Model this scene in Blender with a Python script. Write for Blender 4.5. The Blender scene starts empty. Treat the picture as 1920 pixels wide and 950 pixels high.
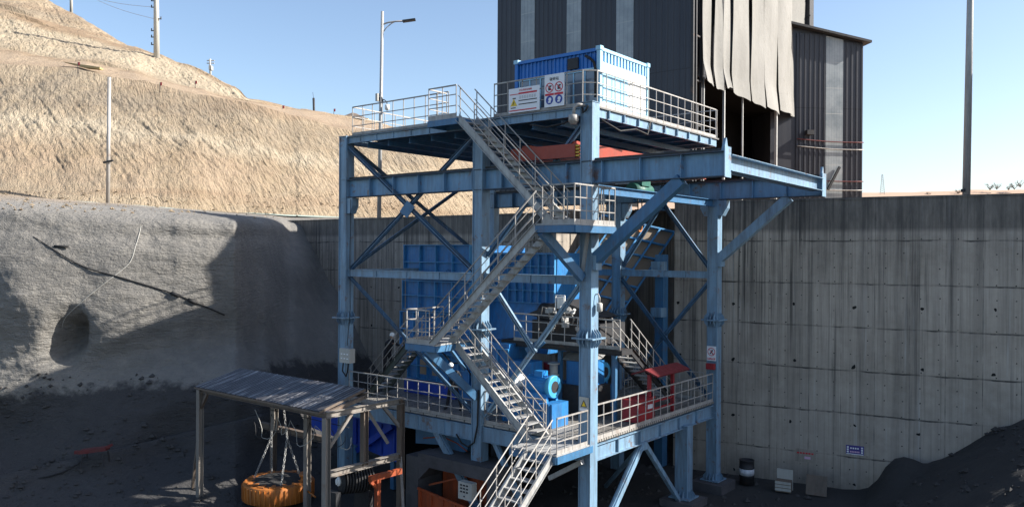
import bpy, math, random
from mathutils import Vector, Matrix, noise
random.seed(7)
R = math.radians
SC = bpy.context.scene
COL = SC.collection

# ------------------------------------------------------------------ camera, sky, sun, exposure
CP = Vector((13.59, -20.88, 9.3))
_yaw, _pit, _rol, _F = R(128.53288), R(.142835), R(.343464), 1509.24
_f = Vector((math.cos(_yaw)*math.cos(_pit), math.sin(_yaw)*math.cos(_pit), -math.sin(_pit)))
_r = Vector((math.sin(_yaw), -math.cos(_yaw), 0)); _u = _r.cross(_f)
CR = _r*math.cos(_rol)+_u*math.sin(_rol); CU = _u*math.cos(_rol)-_r*math.sin(_rol); CF = _f
cam = bpy.data.cameras.new('camera'); camo = bpy.data.objects.new('camera', cam); COL.objects.link(camo)
cam.sensor_width = 36; cam.lens = 36*_F/1920; cam.clip_end = 4000; cam.clip_start = .1
M4 = Matrix.Identity(4)
for i in range(3):
    M4[i][0] = CR[i]; M4[i][1] = CU[i]; M4[i][2] = -CF[i]; M4[i][3] = CP[i]
camo.matrix_world = M4
SC.camera = camo

SUN_AZ, SUN_EL = 35.0, 33.0          # azimuth from +X towards +Y
w = bpy.data.worlds.new('World'); SC.world = w; w.use_nodes = True
nt = w.node_tree
sky = nt.nodes.new('ShaderNodeTexSky'); sky.sky_type = 'NISHITA'; sky.sun_disc = False
sky.sun_elevation = R(SUN_EL); sky.sun_rotation = R(90-SUN_AZ)
sky.air_density = 1.0; sky.dust_density = 2.2; sky.ozone_density = 1.0; sky.altitude = 900
bg = nt.nodes['Background']; bg.inputs[1].default_value = .10
nt.links.new(sky.outputs[0], bg.inputs[0])
sl = bpy.data.lights.new('sun', 'SUN'); sl.energy = 5.0; sl.angle = R(.5); sl.color = (1, .95, .87)
so = bpy.data.objects.new('sun', sl); COL.objects.link(so)
_sd = Vector((math.cos(R(SUN_AZ))*math.cos(R(SUN_EL)), math.sin(R(SUN_AZ))*math.cos(R(SUN_EL)), math.sin(R(SUN_EL))))
so.rotation_euler = _sd.to_track_quat('Z', 'Y').to_euler()
SC.view_settings.view_transform = 'Standard'; SC.view_settings.look = 'None'
SC.view_settings.gamma = 1; SC.view_settings.use_curve_mapping = False
SC.view_settings.exposure = 1.15

# ------------------------------------------------------------------ survey: bearing (photo pixel) + distance -> world point
def ray(x, y): return CF+CR*((x-960)/_F)+CU*((475-y)/_F)
def at(x, y, d): return CP+ray(x, y)*d
def onX(x, y, X): r = ray(x, y); return CP+r*((X-CP.x)/r.x)
def onY(x, y, Y): r = ray(x, y); return CP+r*((Y-CP.y)/r.y)
def onZ(x, y, Z): r = ray(x, y); return CP+r*((Z-CP.z)/r.z)

# ------------------------------------------------------------------ materials
class NT:
    def __init__(s, name):
        s.m = bpy.data.materials.new(name); s.m.use_nodes = True
        s.t = s.m.node_tree; s.b = s.t.nodes['Principled BSDF']; s.tc = None
    def n(s, typ, **kw):
        n = s.t.nodes.new(typ)
        for k, v in kw.items(): setattr(n, k, v)
        return n
    def L(s, a, b): s.t.links.new(a, b)
    def put(s, sock, v):
        if hasattr(v, 'is_output') or isinstance(v, bpy.types.NodeSocket): s.L(v, sock)
        else: sock.default_value = v
    def co(s):
        if not s.tc: s.tc = s.n('ShaderNodeTexCoord')
        return s.tc.outputs['Object']
    def map(s, scale=(1, 1, 1), rot=(0, 0, 0), loc=(0, 0, 0), v=None):
        m = s.n('ShaderNodeMapping'); s.L(v or s.co(), m.inputs[0])
        m.inputs['Scale'].default_value = scale; m.inputs['Rotation'].default_value = rot; m.inputs['Location'].default_value = loc
        return m.outputs[0]
    def noise(s, scale, detail=5, rough=.6, v=None, dist=0):
        x = s.n('ShaderNodeTexNoise'); s.L(v or s.co(), x.inputs['Vector'])
        x.inputs['Scale'].default_value = scale; x.inputs['Detail'].default_value = detail
        x.inputs['Roughness'].default_value = rough; x.inputs['Distortion'].default_value = dist
        return x.outputs['Fac']
    def math(s, op, a, b=0.0, c=None, clamp=False):
        x = s.n('ShaderNodeMath', operation=op); x.use_clamp = clamp
        s.put(x.inputs[0], a); s.put(x.inputs[1], b)
        if c is not None: s.put(x.inputs[2], c)
        return x.outputs[0]
    def rng(s, v, a, b, c=0.0, d=1.0):
        x = s.n('ShaderNodeMapRange'); s.put(x.inputs[0], v)
        for i, q in enumerate((a, b, c, d)): x.inputs[i+1].default_value = q
        return x.outputs[0]
    def mix(s, f, a, b, mode='MIX'):
        x = s.n('ShaderNodeMix', data_type='RGBA', blend_type=mode)
        s.put(x.inputs[0], f)
        for i, q in ((6, a), (7, b)):
            if isinstance(q, tuple): x.inputs[i].default_value = (*q, 1) if len(q) == 3 else q
            else: s.L(q, x.inputs[i])
        return x.outputs[2]
    def bump(s, h, strength=.3, dist=.05):
        x = s.n('ShaderNodeBump'); s.L(h, x.inputs['Height'])
        x.inputs['Strength'].default_value = strength; x.inputs['Distance'].default_value = dist
        s.L(x.outputs[0], s.b.inputs['Normal'])
    def sep(s, v=None):
        x = s.n('ShaderNodeSeparateXYZ'); s.L(v or s.co(), x.inputs[0]); return x.outputs
    def out(s, col, rough=.6, metal=0.0):
        if isinstance(col, tuple): s.b.inputs['Base Color'].default_value = (*col, 1)
        else: s.L(col, s.b.inputs['Base Color'])
        s.put(s.b.inputs['Roughness'], rough); s.b.inputs['Metallic'].default_value = metal
        return s.m

def paint(name, c, rough=.5, metal=0, dirt=(.05, .045, .04), amt=.35, scale=2.0, streak=True, rust=0.0, bump=.1):
    q = NT(name)
    v = q.map((3, 3, .35)) if streak else q.co()
    g = q.rng(q.noise(scale, 7, .68, v), .42, .78)
    f2 = q.noise(9, 4, .6)
    light = tuple(min(1, x*1.18) for x in c); dark = tuple(x*.8 for x in c)
    col = q.mix(q.noise(.7, 3), dark, light)
    col = q.mix(q.math('MULTIPLY', g, amt), col, dirt)
    if rust:
        rm = q.math('MULTIPLY', q.rng(q.noise(2.3, 8, .7), .58, .68), rust)
        col = q.mix(rm, col, (.16, .075, .035))
    rr = q.rng(f2, .3, .7, rough-.08, min(1, rough+.15))
    q.bump(q.noise(30, 3), bump, .01)
    return q.out(col, rr, metal)

MT = {}
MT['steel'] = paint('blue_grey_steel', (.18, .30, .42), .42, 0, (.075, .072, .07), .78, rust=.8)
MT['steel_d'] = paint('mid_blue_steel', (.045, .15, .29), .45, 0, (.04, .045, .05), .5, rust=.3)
MT['girder'] = paint('girder_blue', (.13, .275, .44), .42, 0, (.06, .06, .065), .6, rust=.8)
MT['deep'] = paint('hopper_blue', (.018, .17, .44), .45, 0, (.03, .05, .075), .7, rust=.2)
MT['flange'] = paint('dusty_shaded_flange', (.045, .075, .115), .6, 0, (.03, .028, .027), .8, rust=.7)  # coal dust on the upper flange, shadow put into the lower one's colour
MT['brace'] = paint('grimy_brace_blue', (.06, .135, .23), .5, 0, (.03, .03, .032), .75, rust=.4)
MT['rib'] = paint('pale_rib_blue', (.05, .27, .56), .45, 0, (.05, .07, .09), .6, rust=.4)  # ribs a paler blue than the panels
MT['cobalt'] = paint('cobalt_blue', (.008, .055, .42), .4, 0, (.03, .035, .05), .4)
MT['cabin'] = paint('cabin_blue', (.012, .16, .52), .4, 0, (.05, .06, .07), .25)
MT['cabinlight'] = paint('cabin_pale_blue', (.30, .55, .72), .4, 0, (.2, .22, .24), .2)
MT['cyan'] = paint('motor_blue', (.02, .22, .56), .35, 0, (.03, .04, .05), .3)
MT['galv'] = paint('galvanised_steel', (.40, .40, .39), .5, .2, (.14, .13, .12), .7, rust=.2)
MT['rail'] = paint('railing_grey', (.37, .355, .335), .55, .1, (.14, .115, .095), .8, rust=.5)
MT['tread'] = paint('tread_steel', (.36, .36, .355), .55, .2, (.1, .1, .1), .6, rust=.2)
MT['dark'] = paint('dark_iron', (.03, .03, .033), .6, .2, (.02, .02, .02), .4, rust=.4)
MT['black'] = paint('black_rubber', (.012, .012, .013), .75)
MT['blacktarp'] = NT('black_sheeting').out((.004, .004, .0045), .95); MT['blacktarp'].node_tree.nodes['Principled BSDF'].inputs['Specular IOR Level'].default_value = .05
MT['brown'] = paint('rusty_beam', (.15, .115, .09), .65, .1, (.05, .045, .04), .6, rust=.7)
MT['brownlit'] = paint('sunlit_rusty_beam', (.24, .215, .19), .6, .1, (.09, .08, .07), .6, rust=.4)  # paler copy of the rusty beam, sunlight put into the colour
MT['orange'] = paint('orange_iron', (.46, .15, .022), .6, 0, (.06, .04, .03), .75, rust=.5)
MT['orangered'] = paint('orange_red_paint', (.40, .075, .02), .55, 0, (.05, .035, .03), .75, rust=.5)
MT['red'] = paint('red_paint', (.34, .018, .025), .5, 0, (.06, .03, .03), .6)
MT['craneRed'] = paint('crane_red', (.30, .035, .014), .45, 0, (.06, .03, .02), .35)
MT['yellow'] = paint('yellow_paint', (.70, .42, .03), .45, 0, (.1, .08, .05), .3)
MT['green'] = paint('hoist_green', (.01, .10, .07), .5)
MT['greendark'] = paint('dark_green_steel', (.05, .065, .06), .5)
MT['shadered'] = paint('shaded_red', (.17, .012, .016), .55, 0, (.05, .03, .03), .6)  # red darkened for the canopy, its shade put into the colour
MT['cowl'] = paint('sunlit_motor_blue', (.06, .34, .58), .4, 0, (.04, .06, .08), .3)  # motor blue made paler: sunlight on the ring put into its colour
MT['dullred'] = paint('dusty_red', (.13, .02, .02), .7, 0, (.04, .035, .035), .7)
MT['dullyellow'] = paint('faded_board', (.45, .33, .14), .7, 0, (.25, .18, .1), .6)
MT['white'] = paint('white_paint', (.80, .80, .78), .5, 0, (.4, .38, .35), .25, bump=.02)
MT['helmet'] = paint('helmet_white', (.82, .84, .86), .3, 0, (.6, .6, .6), .1)
MT['signred'] = NT('sign_red').out((.55, .01, .03), .5)
MT['signblue'] = NT('sign_blue').out((.02, .05, .30), .5)
MT['signblack'] = NT('sign_black').out((.02, .02, .025), .6)
MT['signyellow'] = NT('sign_yellow').out((.75, .50, .02), .5)
MT['signwhite'] = NT('sign_white').out((.78, .78, .80), .5)
MT['purple'] = NT('sign_purple').out((.05, .035, .22), .5)
MT['pinkish'] = NT('sign_pink').out((.65, .40, .55), .5)
MT['cloth'] = paint('dark_cloth', (.018, .019, .024), .9, streak=False)
MT['skin'] = NT('skin').out((.42, .25, .17), .55)
MT['hair'] = NT('hair').out((.015, .012, .01), .7)
MT['label'] = paint('paper_label', (.6, .62, .66), .6, 0, (.2, .2, .22), .5)
MT['boxgrey'] = paint('box_grey', (.46, .45, .41), .5, 0, (.15, .14, .13), .4)
MT['wood'] = paint('weathered_wood', (.16, .12, .09), .8, 0, (.05, .04, .03), .6, streak=False)
MT['wingglass'] = None

def m_glass():
    q = NT('cabin_glass'); q.b.inputs['Specular IOR Level'].default_value = .8
    return q.out(q.mix(q.noise(1.5, 3), (.10, .13, .17), (.16, .19, .23)), .12)
MT['glass'] = m_glass()

def m_grating():
    q = NT('steel_grating'); x, y, z = q.sep()
    s = q.math('GREATER_THAN', q.math('FRACT', q.math('MULTIPLY', y, 7.0)), .62)
    s2 = q.math('GREATER_THAN', q.math('FRACT', q.math('MULTIPLY', x, 1.5)), .93)
    m = q.math('MAXIMUM', s, s2)
    col = q.mix(m, (.36, .34, .31), (.05, .048, .046))
    col = q.mix(q.rng(q.noise(1.3, 6), .35, .75, 0, .65), col, (.085, .078, .07))
    q.bump(q.math('SUBTRACT', 1, m), .5, .02)
    return q.out(col, .6, .1)
MT['grating'] = m_grating()
MT['plate'] = paint('dusty_deck_plate', (.16, .155, .15), .7, .1, (.05, .048, .045), .6, streak=False)

def m_concrete(name, seams=True):
    q = NT(name); x, y, z = q.sep()
    big = q.noise(.35, 6, .6)
    col = q.mix(q.rng(big, .3, .72), (.30, .258, .21), (.47, .41, .345))
    col = q.mix(q.math('MULTIPLY', q.rng(q.noise(2.2, 8, .7), .4, .8), .5), col, (.55, .485, .415))
    # vertical run-off stains, heaviest below the coping
    st = q.rng(q.noise(1.0, 8, .72, q.map((2.6, 1, .085)), .25), .43, .66)
    st2 = q.rng(q.noise(1.0, 6, .7, q.map((.55, 1, .05), loc=(3, 0, 0))), .38, .62)
    topw = q.rng(z, 1.5, 10.5, .25, 1.0)
    f = q.math('MULTIPLY', q.math('MULTIPLY', st, topw), q.rng(st2, 0, 1, .55, 1.0))
    st3 = q.rng(q.noise(1.0, 4, .6, q.map((8.5, 1, .11), loc=(1, 0, 4)), .4), .50, .62)
    f3 = q.math('MULTIPLY', q.math('MULTIPLY', st3, q.rng(st2, .1, .8, .12, .85)), q.rng(z, .5, 9, .4, 1.0))
    col = q.mix(f, col, (.05, .047, .045)); col = q.mix(f3, col, (.035, .033, .032))
    lime = q.math('MULTIPLY', q.rng(q.noise(1.0, 5, .7, q.map((3.5, 1, .10), loc=(9, 0, 2)), .3), .58, .68), .45)
    col = q.mix(lime, col, (.50, .48, .45))
    band = q.math('MULTIPLY', q.rng(z, 10.1, 10.3), q.rng(q.noise(1.0, 8, .75, q.map((5, 1, .9))), .3, .65, .45, .92))
    col = q.mix(q.math('MULTIPLY', band, .85), col, (.055, .052, .049))
    if seams:
        wob = q.math('MULTIPLY', q.math('SUBTRACT', q.noise(.6, 4), .5), .16)
        sz = q.math('ABSOLUTE', q.math('SUBTRACT', q.math('FRACT', q.math('DIVIDE', q.math('ADD', q.math('SUBTRACT', z, 1.25), wob), 1.71)), .5))
        seam = q.math('MULTIPLY', q.math('LESS_THAN', q.math('SUBTRACT', .5, sz), .018), q.rng(q.noise(1.2, 6), .4, .6, .1, .9))
        col = q.mix(seam, col, (.045, .043, .04))
        sx = q.math('ABSOLUTE', q.math('SUBTRACT', q.math('FRACT', q.math('DIVIDE', x, 1.22)), .5))
        seamx = q.math('MULTIPLY', q.math('LESS_THAN', q.math('SUBTRACT', .5, sx), .012), q.rng(q.noise(.8, 5), .4, .62, 0, .75))
        col = q.mix(seamx, col, (.05, .048, .045))
        def dots(sx_, sz_, r, ox, oz):
            jx = q.math('MULTIPLY', q.math('SUBTRACT', q.noise(.9, 3), .5), .35*sx_)
            dx = q.math('MULTIPLY', q.math('SUBTRACT', q.math('FRACT', q.math('DIVIDE', q.math('ADD', q.math('ADD', x, ox), jx), sx_)), .5), sx_)
            dz = q.math('MULTIPLY', q.math('SUBTRACT', q.math('FRACT', q.math('DIVIDE', q.math('ADD', q.math('ADD', z, oz), jx), sz_)), .5), sz_)
            d = q.math('SQRT', q.math('ADD', q.math('MULTIPLY', dx, dx), q.math('MULTIPLY', dz, dz)))
            return q.math('LESS_THAN', d, r)
        small = q.math('MULTIPLY', dots(.62, .57, .024, 0, .1), q.rng(q.noise(.7, 4), .42, .5))
        small = q.math('MULTIPLY', small, q.math('LESS_THAN', z, 10.2))
        hole = q.math('MULTIPLY', dots(2.35, 2.35, .062, .6, 1.05), q.math('LESS_THAN', z, 9.3))
        col = q.mix(small, col, (.03, .028, .026)); col = q.mix(hole, col, (.008, .008, .008))
        hh = q.math('SUBTRACT', q.math('ADD', q.math('MULTIPLY', q.noise(7, 7, .7), .5), q.math('MULTIPLY', q.noise(1.0, 5, .6, q.map((14, 1, .6))), .3)), q.math('ADD', q.math('MULTIPLY', hole, .8), q.math('MULTIPLY', seam, .5)))
    else:
        hh = q.noise(7, 7, .7)
    base = q.rng(z, 0, 1.2, .55, 0)
    col = q.mix(q.math('MULTIPLY', base, q.rng(q.noise(1.5, 5), .3, .7)), col, (.05, .048, .046))
    q.bump(hh, .6, .03)
    return q.out(col, .88)
MT['concrete'] = m_concrete('stained_concrete')
MT['concrete_plain'] = m_concrete('dusty_concrete', False)
MT['ledge'] = paint('coal_dusted_concrete', (.085, .08, .085), .9, 0, (.03, .03, .03), .6, streak=False, bump=.5)

def m_soil():
    q = NT('sandy_soil'); x, y, z = q.sep()
    a = q.noise(.09, 6, .6); b = q.noise(.5, 7, .65); c = q.noise(4, 6, .7)
    col = q.mix(q.rng(a, .35, .65), (.33, .245, .155), (.46, .365, .25))
    col = q.mix(q.math('MULTIPLY', q.rng(b, .45, .72), .55), col, (.48, .395, .285))
    strata = q.noise(1.0, 5, .6, q.map((.03, .03, .55)))
    col = q.mix(q.math('MULTIPLY', q.rng(strata, .50, .66), .5), col, (.25, .15, .085))
    g = q.noise(1.0, 5, .6, q.map((.035, .035, .22), loc=(5, 2, 1)))
    col = q.mix(q.math('MULTIPLY', q.rng(g, .52, .68), .55), col, (.24, .205, .155))
    col = q.mix(q.math('MULTIPLY', q.rng(c, .5, .8), .35), col, (.18, .12, .075))
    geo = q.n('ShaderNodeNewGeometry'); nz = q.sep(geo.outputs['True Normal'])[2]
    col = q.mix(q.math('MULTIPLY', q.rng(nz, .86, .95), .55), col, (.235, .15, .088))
    la = q.n('ShaderNodeAttribute', attribute_name='layer').outputs['Fac']
    lw = q.math('ADD', la, q.math('MULTIPLY', q.math('SUBTRACT', q.noise(.11, 6, .65), .5), .16))
    def band(lo, hi, s_=.025): return q.math('MULTIPLY', q.rng(lw, lo-s_, lo+s_), q.rng(lw, hi-s_, hi+s_, 1.0, 0.0))
    patch = q.rng(q.noise(.35, 6, .7), .36, .62)
    col = q.mix(q.math('MULTIPLY', q.math('MULTIPLY', band(.03, .15), patch), .6), col, (.43, .315, .215))
    col = q.mix(q.math('MULTIPLY', band(.155, .20), .6), col, (.56, .48, .36))
    col = q.mix(q.math('MULTIPLY', band(.215, .325), q.math('MULTIPLY', patch, .8)), col, (.30, .245, .18))
    col = q.mix(q.math('MULTIPLY', band(.345, .47), .7), col, (.43, .325, .225))
    col = q.mix(q.math('MULTIPLY', band(.52, .71), .45), col, (.56, .48, .35))
    col = q.mix(q.math('MULTIPLY', band(.72, .81), .7), col, (.27, .185, .11))
    v1 = q.map((1, 1, 1), rot=(0, 0, -.672)); v2 = q.map((1, 1, 1), rot=(0, .62, 0), v=v1)
    rill = q.noise(1.0, 5, .65, q.map((4.5, .8, .65), v=v2), .3)
    steep = q.rng(nz, .8, .93, 1.0, .15)
    col = q.mix(q.math('MULTIPLY', q.math('MULTIPLY', q.rng(rill, .53, .66), .42), steep), col, (.17, .12, .075))
    q.bump(q.math('ADD', q.math('MULTIPLY', q.math('MULTIPLY', rill, steep), 1.6), q.math('ADD', q.noise(2.2, 9, .72), q.math('MULTIPLY', q.noise(9, 6, .75), .5))), 1.0, .34)
    return q.out(col, .95)
MT['soil'] = m_soil()

def m_shot():
    q = NT('sprayed_concrete'); x, y, z = q.sep()
    a = q.noise(.16, 6, .6); c = q.noise(1.4, 8, .7); d = q.noise(9, 5, .7)
    col = q.mix(q.rng(a, .35, .68), (.145, .138, .127), (.24, .225, .203))
    col = q.mix(q.math('MULTIPLY', q.rng(c, .45, .75), .5), col, (.30, .275, .238))
    # coal dust on lower third and toe, with cast shade put into the colour
    dust_shade = q.math('MULTIPLY', q.rng(q.math('ADD', q.math('SUBTRACT', z, q.math('MULTIPLY', x, .055)), q.math('ADD', q.math('MULTIPLY', q.math('SUBTRACT', a, .5), 2.5), q.math('MULTIPLY', q.math('SUBTRACT', c, .5), 1.6))), 4.75, 4.35), .95)
    col = q.mix(dust_shade, col, q.mix(c, (.030, .029, .031), (.062, .059, .058)))
    topd = q.math('MULTIPLY', q.rng(z, 11.4, 12.2), .75)
    col = q.mix(topd, col, (.30, .22, .145))
    vo = q.n('ShaderNodeTexNoise'); q.L(q.map((1.3, 1.3, 5.0), rot=(.25, .12, .3)), vo.inputs['Vector']); vo.inputs['Scale'].default_value = 2.0; vo.inputs['Detail'].default_value = 6; vo.inputs['Roughness'].default_value = .6; vo.inputs['Distortion'].default_value = .8
    q.bump(q.math('ADD', q.math('MULTIPLY', vo.outputs['Fac'], .8), q.math('ADD', c, q.math('MULTIPLY', d, .3))), 1.0, .16)
    return q.out(col, .92)
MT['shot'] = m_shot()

def m_coal():
    q = NT('coal_dust_ground'); a = q.noise(.3, 6); c = q.noise(3, 8, .7)
    col = q.mix(a, (.020, .0195, .0195), (.048, .046, .045))
    col = q.mix(q.math('MULTIPLY', q.rng(c, .5, .75), .5), col, (.045, .042, .04))
    q.bump(q.math('ADD', c, q.math('MULTIPLY', q.noise(18, 5, .7), .3)), .9, .08)
    return q.out(col, .95)
MT['coal'] = m_coal()

MT['lump'] = paint('coal_lump', (.05, .047, .045), .9, 0, (.02, .02, .02), .5, streak=False, bump=.4)
def m_plateau():
    q = NT('dusty_yard'); a = q.noise(.05, 6); c = q.noise(1.5, 7)
    col = q.mix(a, (.36, .235, .16), (.52, .37, .26)); col = q.mix(q.math('MULTIPLY', c, .4), col, (.25, .18, .13))
    q.bump(c, .5, .1); return q.out(col, .95)
MT['yard'] = m_plateau()

def m_clad():
    q = NT('charcoal_cladding'); x, y, z = q.sep()
    col = q.mix(q.noise(.4, 4), (.020, .022, .030), (.034, .036, .047))
    st = q.rng(q.noise(1.0, 6, .7, q.map((2, 2, .06))), .45, .7)
    col = q.mix(q.math('MULTIPLY', st, .5), col, (.055, .055, .062))
    seam = q.math('LESS_THAN', q.math('FRACT', q.math('DIVIDE', z, 6.1)), .006)
    col = q.mix(seam, col, (.01, .01, .012))
    return q.out(col, .45, .15)
MT['clad'] = m_clad()

def m_poly():
    q = NT('dusty_skylight_sheet'); x, y, z = q.sep()
    col = q.mix(q.rng(q.noise(.9, 7, .7), .3, .7), (.17, .20, .215), (.36, .385, .39))
    seam = q.math('LESS_THAN', q.math('FRACT', q.math('DIVIDE', z, 1.45)), .03)
    col = q.mix(seam, col, (.36, .37, .36))
    rib = q.math('LESS_THAN', q.math('FRACT', q.math('DIVIDE', q.math('ADD', x, y), .22)), .12)
    col = q.mix(q.math('MULTIPLY', rib, .4), col, (.08, .09, .1))
    return q.out(col, .35)
MT['poly'] = m_poly()

def m_fabric():
    q = NT('dusty_fabric_sheet')
    col = q.mix(q.rng(q.noise(.6, 6, .65, q.map((1, 1, .35))), .3, .7), (.16, .155, .142), (.245, .238, .222))
    col = q.mix(q.math('MULTIPLY', q.rng(q.noise(2.5, 8, .75), .56, .75), .6), col, (.12, .11, .09))
    q.bump(q.noise(3, 6, .7), .5, .05)
    return q.out(col, .85)
MT['fabric'] = m_fabric()

def m_roof():
    q = NT('streaked_sheet_roof'); x, y, z = q.sep()
    s = q.rng(q.noise(1.0, 6, .75, q.map((11, .5, .5))), .50, .60)  # dark and pale streaks running down the sheets
    col = q.mix(s, (.055, .055, .062), (.42, .42, .43))
    col = q.mix(q.math('MULTIPLY', q.rng(q.noise(.8, 5), .35, .6), .75), col, (.06, .058, .062))
    q.b.inputs['Specular IOR Level'].default_value = .6
    return q.out(col, .34, .3)
MT['shedroof'] = m_roof()

def m_ribplate():
    q = NT('muddy_chute_plate')
    return q.out(q.mix(q.noise(1.2, 6), (.20, .155, .115), (.36, .28, .20)), .85)
MT['mud'] = m_ribplate()

# ------------------------------------------------------------------ mesh builder
ORG = {}
class MB:
    def __init__(s): s.v = []; s.f = []; s.sm = []
    def add(s, vs, fs, smooth=False):
        o = len(s.v); s.v += [tuple(p) for p in vs]
        for f in fs: s.f.append(tuple(i+o for i in f)); s.sm.append(smooth)
        return s
    def box(s, a, b):
        x0, y0, z0 = a; x1, y1, z1 = b
        return s.add([(x0,y0,z0),(x1,y0,z0),(x1,y1,z0),(x0,y1,z0),(x0,y0,z1),(x1,y0,z1),(x1,y1,z1),(x0,y1,z1)],
                     [(0,3,2,1),(4,5,6,7),(0,1,5,4),(1,2,6,5),(2,3,7,6),(3,0,4,7)])
    def frame(s, p, q, up):
        p = Vector(p); q = Vector(q); d = (q-p).normalized(); up = Vector(up)
        if abs(d.dot(up)) > .98: up = Vector((1, 0, 0))
        sd = d.cross(up).normalized(); u = sd.cross(d).normalized()
        return p, q, d, sd, u
    def bar(s, p, q, w, h=None, up=(0, 0, 1)):
        h = w if h is None else h
        p, q, d, sd, u = s.frame(p, q, up); a = sd*(w/2); b = u*(h/2)
        vs = [p-a-b, p+a-b, p+a+b, p-a+b, q-a-b, q+a-b, q+a+b, q-a+b]
        return s.add(vs, [(0,3,2,1),(4,5,6,7),(0,1,5,4),(1,2,6,5),(2,3,7,6),(3,0,4,7)])
    def ibeam(s, p, q, w, h, tf=.02, tw=.014, up=(0, 0, 1), stiff=0):
        p, q, d, sd, u = s.frame(p, q, up)
        s.bar(p+u*(h/2-tf/2), q+u*(h/2-tf/2), w, tf, u); s.bar(p-u*(h/2-tf/2), q-u*(h/2-tf/2), w, tf, u)
        s.bar(p, q, tw, h-2*tf, u)
        for k in range(1, stiff+1):
            c = p.lerp(q, k/(stiff+1)); s.bar(c-d*.008, c+d*.008, w*.94, h-2*tf, u)
        return s
    def channel(s, p, q, w, h, t=.012, up=(0, 0, 1)):
        p, q, d, sd, u = s.frame(p, q, up)
        s.bar(p, q, t, h, u)
        for k in (1, -1):
            o = sd*(w/2+t/2)+u*(k*(h/2-t/2)); s.bar(p+o, q+o, w-.001, t, u)
        return s
    def tube(s, pts, r, n=8, caps=True, smooth=True):
        pts = [Vector(p) for p in pts]; vs = []; N = len(pts)
        t0 = (pts[1]-pts[0]).normalized()
        up = Vector((0, 0, 1)) if abs(t0.z) < .9 else Vector((1, 0, 0))
        for i, p in enumerate(pts):
            t = (pts[min(i+1, N-1)]-pts[max(i-1, 0)]).normalized()
            sd = t.cross(up)
            if sd.length < 1e-4: sd = t.cross(Vector((0, 1, 0)))
            sd.normalize(); u = sd.cross(t).normalized(); up = u
            rr = r[i] if isinstance(r, (list, tuple)) else r
            for k in range(n):
                a = 2*math.pi*k/n; vs.append(p+sd*(rr*math.cos(a))+u*(rr*math.sin(a)))
        o = len(s.v); s.v += [tuple(p) for p in vs]
        for i in range(N-1):
            for k in range(n):
                k2 = (k+1) % n
                s.f.append((o+i*n+k, o+i*n+k2, o+(i+1)*n+k2, o+(i+1)*n+k)); s.sm.append(smooth)
        if caps:
            s.f.append(tuple(o+k for k in range(n))[::-1]); s.sm.append(False)
            s.f.append(tuple(o+(N-1)*n+k for k in range(n))); s.sm.append(False)
        return s
    def cyl(s, p, q, r, n=20): return s.tube([p, q], r, n)
    def lathe(s, p, axis, prof, n=28):
        """prof: list of (distance along axis, radius)"""
        p = Vector(p); ax = Vector(axis).normalized()
        return s.tube2(p, ax, prof, n)
    def tube2(s, p, ax, prof, n):
        up = Vector((0, 0, 1)) if abs(ax.z) < .9 else Vector((1, 0, 0))
        sd = ax.cross(up).normalized(); u = sd.cross(ax)
        o = len(s.v)
        for (t, r) in prof:
            for k in range(n):
                a = 2*math.pi*k/n; s.v.append(tuple(p+ax*t+sd*(r*math.cos(a))+u*(r*math.sin(a))))
        for i in range(len(prof)-1):
            for k in range(n):
                k2 = (k+1) % n; s.f.append((o+i*n+k, o+i*n+k2, o+(i+1)*n+k2, o+(i+1)*n+k))
                s.sm.append(abs(prof[i][1]-prof[i+1][1]) < 1e-6 or abs(prof[i][0]-prof[i+1][0]) > .6*abs(prof[i][1]-prof[i+1][1]))
        s.f.append(tuple(o+k for k in range(n))[::-1]); s.sm.append(False)
        s.f.append(tuple(o+(len(prof)-1)*n+k for k in range(n))); s.sm.append(False)
        return s
    def prism(s, poly, ext):
        """poly: 3d points of a face, ext: extrusion vector"""
        n = len(poly); e = Vector(ext); vs = [Vector(p) for p in poly]; vs += [p+e for p in vs]
        fs = [tuple(range(n))[::-1], tuple(range(n, 2*n))]+[(i, (i+1) % n, n+(i+1) % n, n+i) for i in range(n)]
        return s.add(vs, fs)
    def build(s, name, mat, parent=None, org=None):
        me = bpy.data.meshes.new(name)
        if parent is not None: org = ORG[parent.name]
        elif org is None: org = Vector((0, 0, 0))
        org = Vector(org)
        me.from_pydata([(a-org.x, b-org.y, c-org.z) for a, b, c in s.v], [], s.f)
        me.polygons.foreach_set('use_smooth', s.sm); me.update()
        me.materials.append(MT[mat] if isinstance(mat, str) else mat)
        o = bpy.data.objects.new(name, me); COL.objects.link(o)
        if parent is not None: o.parent = parent
        else: o.location = org
        ORG[o.name] = org
        return o

def tag(o, label=None, cat=None, group=None, kind=None):
    if label: o['label'] = label
    if cat: o['category'] = cat
    if group: o['group'] = group
    if kind: o['kind'] = kind
    return o
def thing(name, loc, label, cat, group=None, kind=None):
    o = bpy.data.objects.new(name, None); COL.objects.link(o); o.location = loc; o.empty_display_size = .2
    ORG[o.name] = Vector(loc); return tag(o, label, cat, group, kind)
def copy_tree(o, parent=None, delta=None):
    c = o.copy(); COL.objects.link(c); c.parent = parent
    for ch in o.children: copy_tree(ch, c)
    if delta is not None: c.location = o.location+Vector(delta)
    return c
def grid_mesh(name, rows, mat, closed=False):
    """rows: list of equal-length lists of points"""
    b = MB(); n = len(rows[0]); b.v = [tuple(p) for r in rows for p in r]
    for i in range(len(rows)-1):
        for k in range(n-1):
            b.f.append((i*n+k, i*n+k+1, (i+1)*n+k+1, (i+1)*n+k)); b.sm.append(True)
    return b.build(name, mat)
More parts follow.
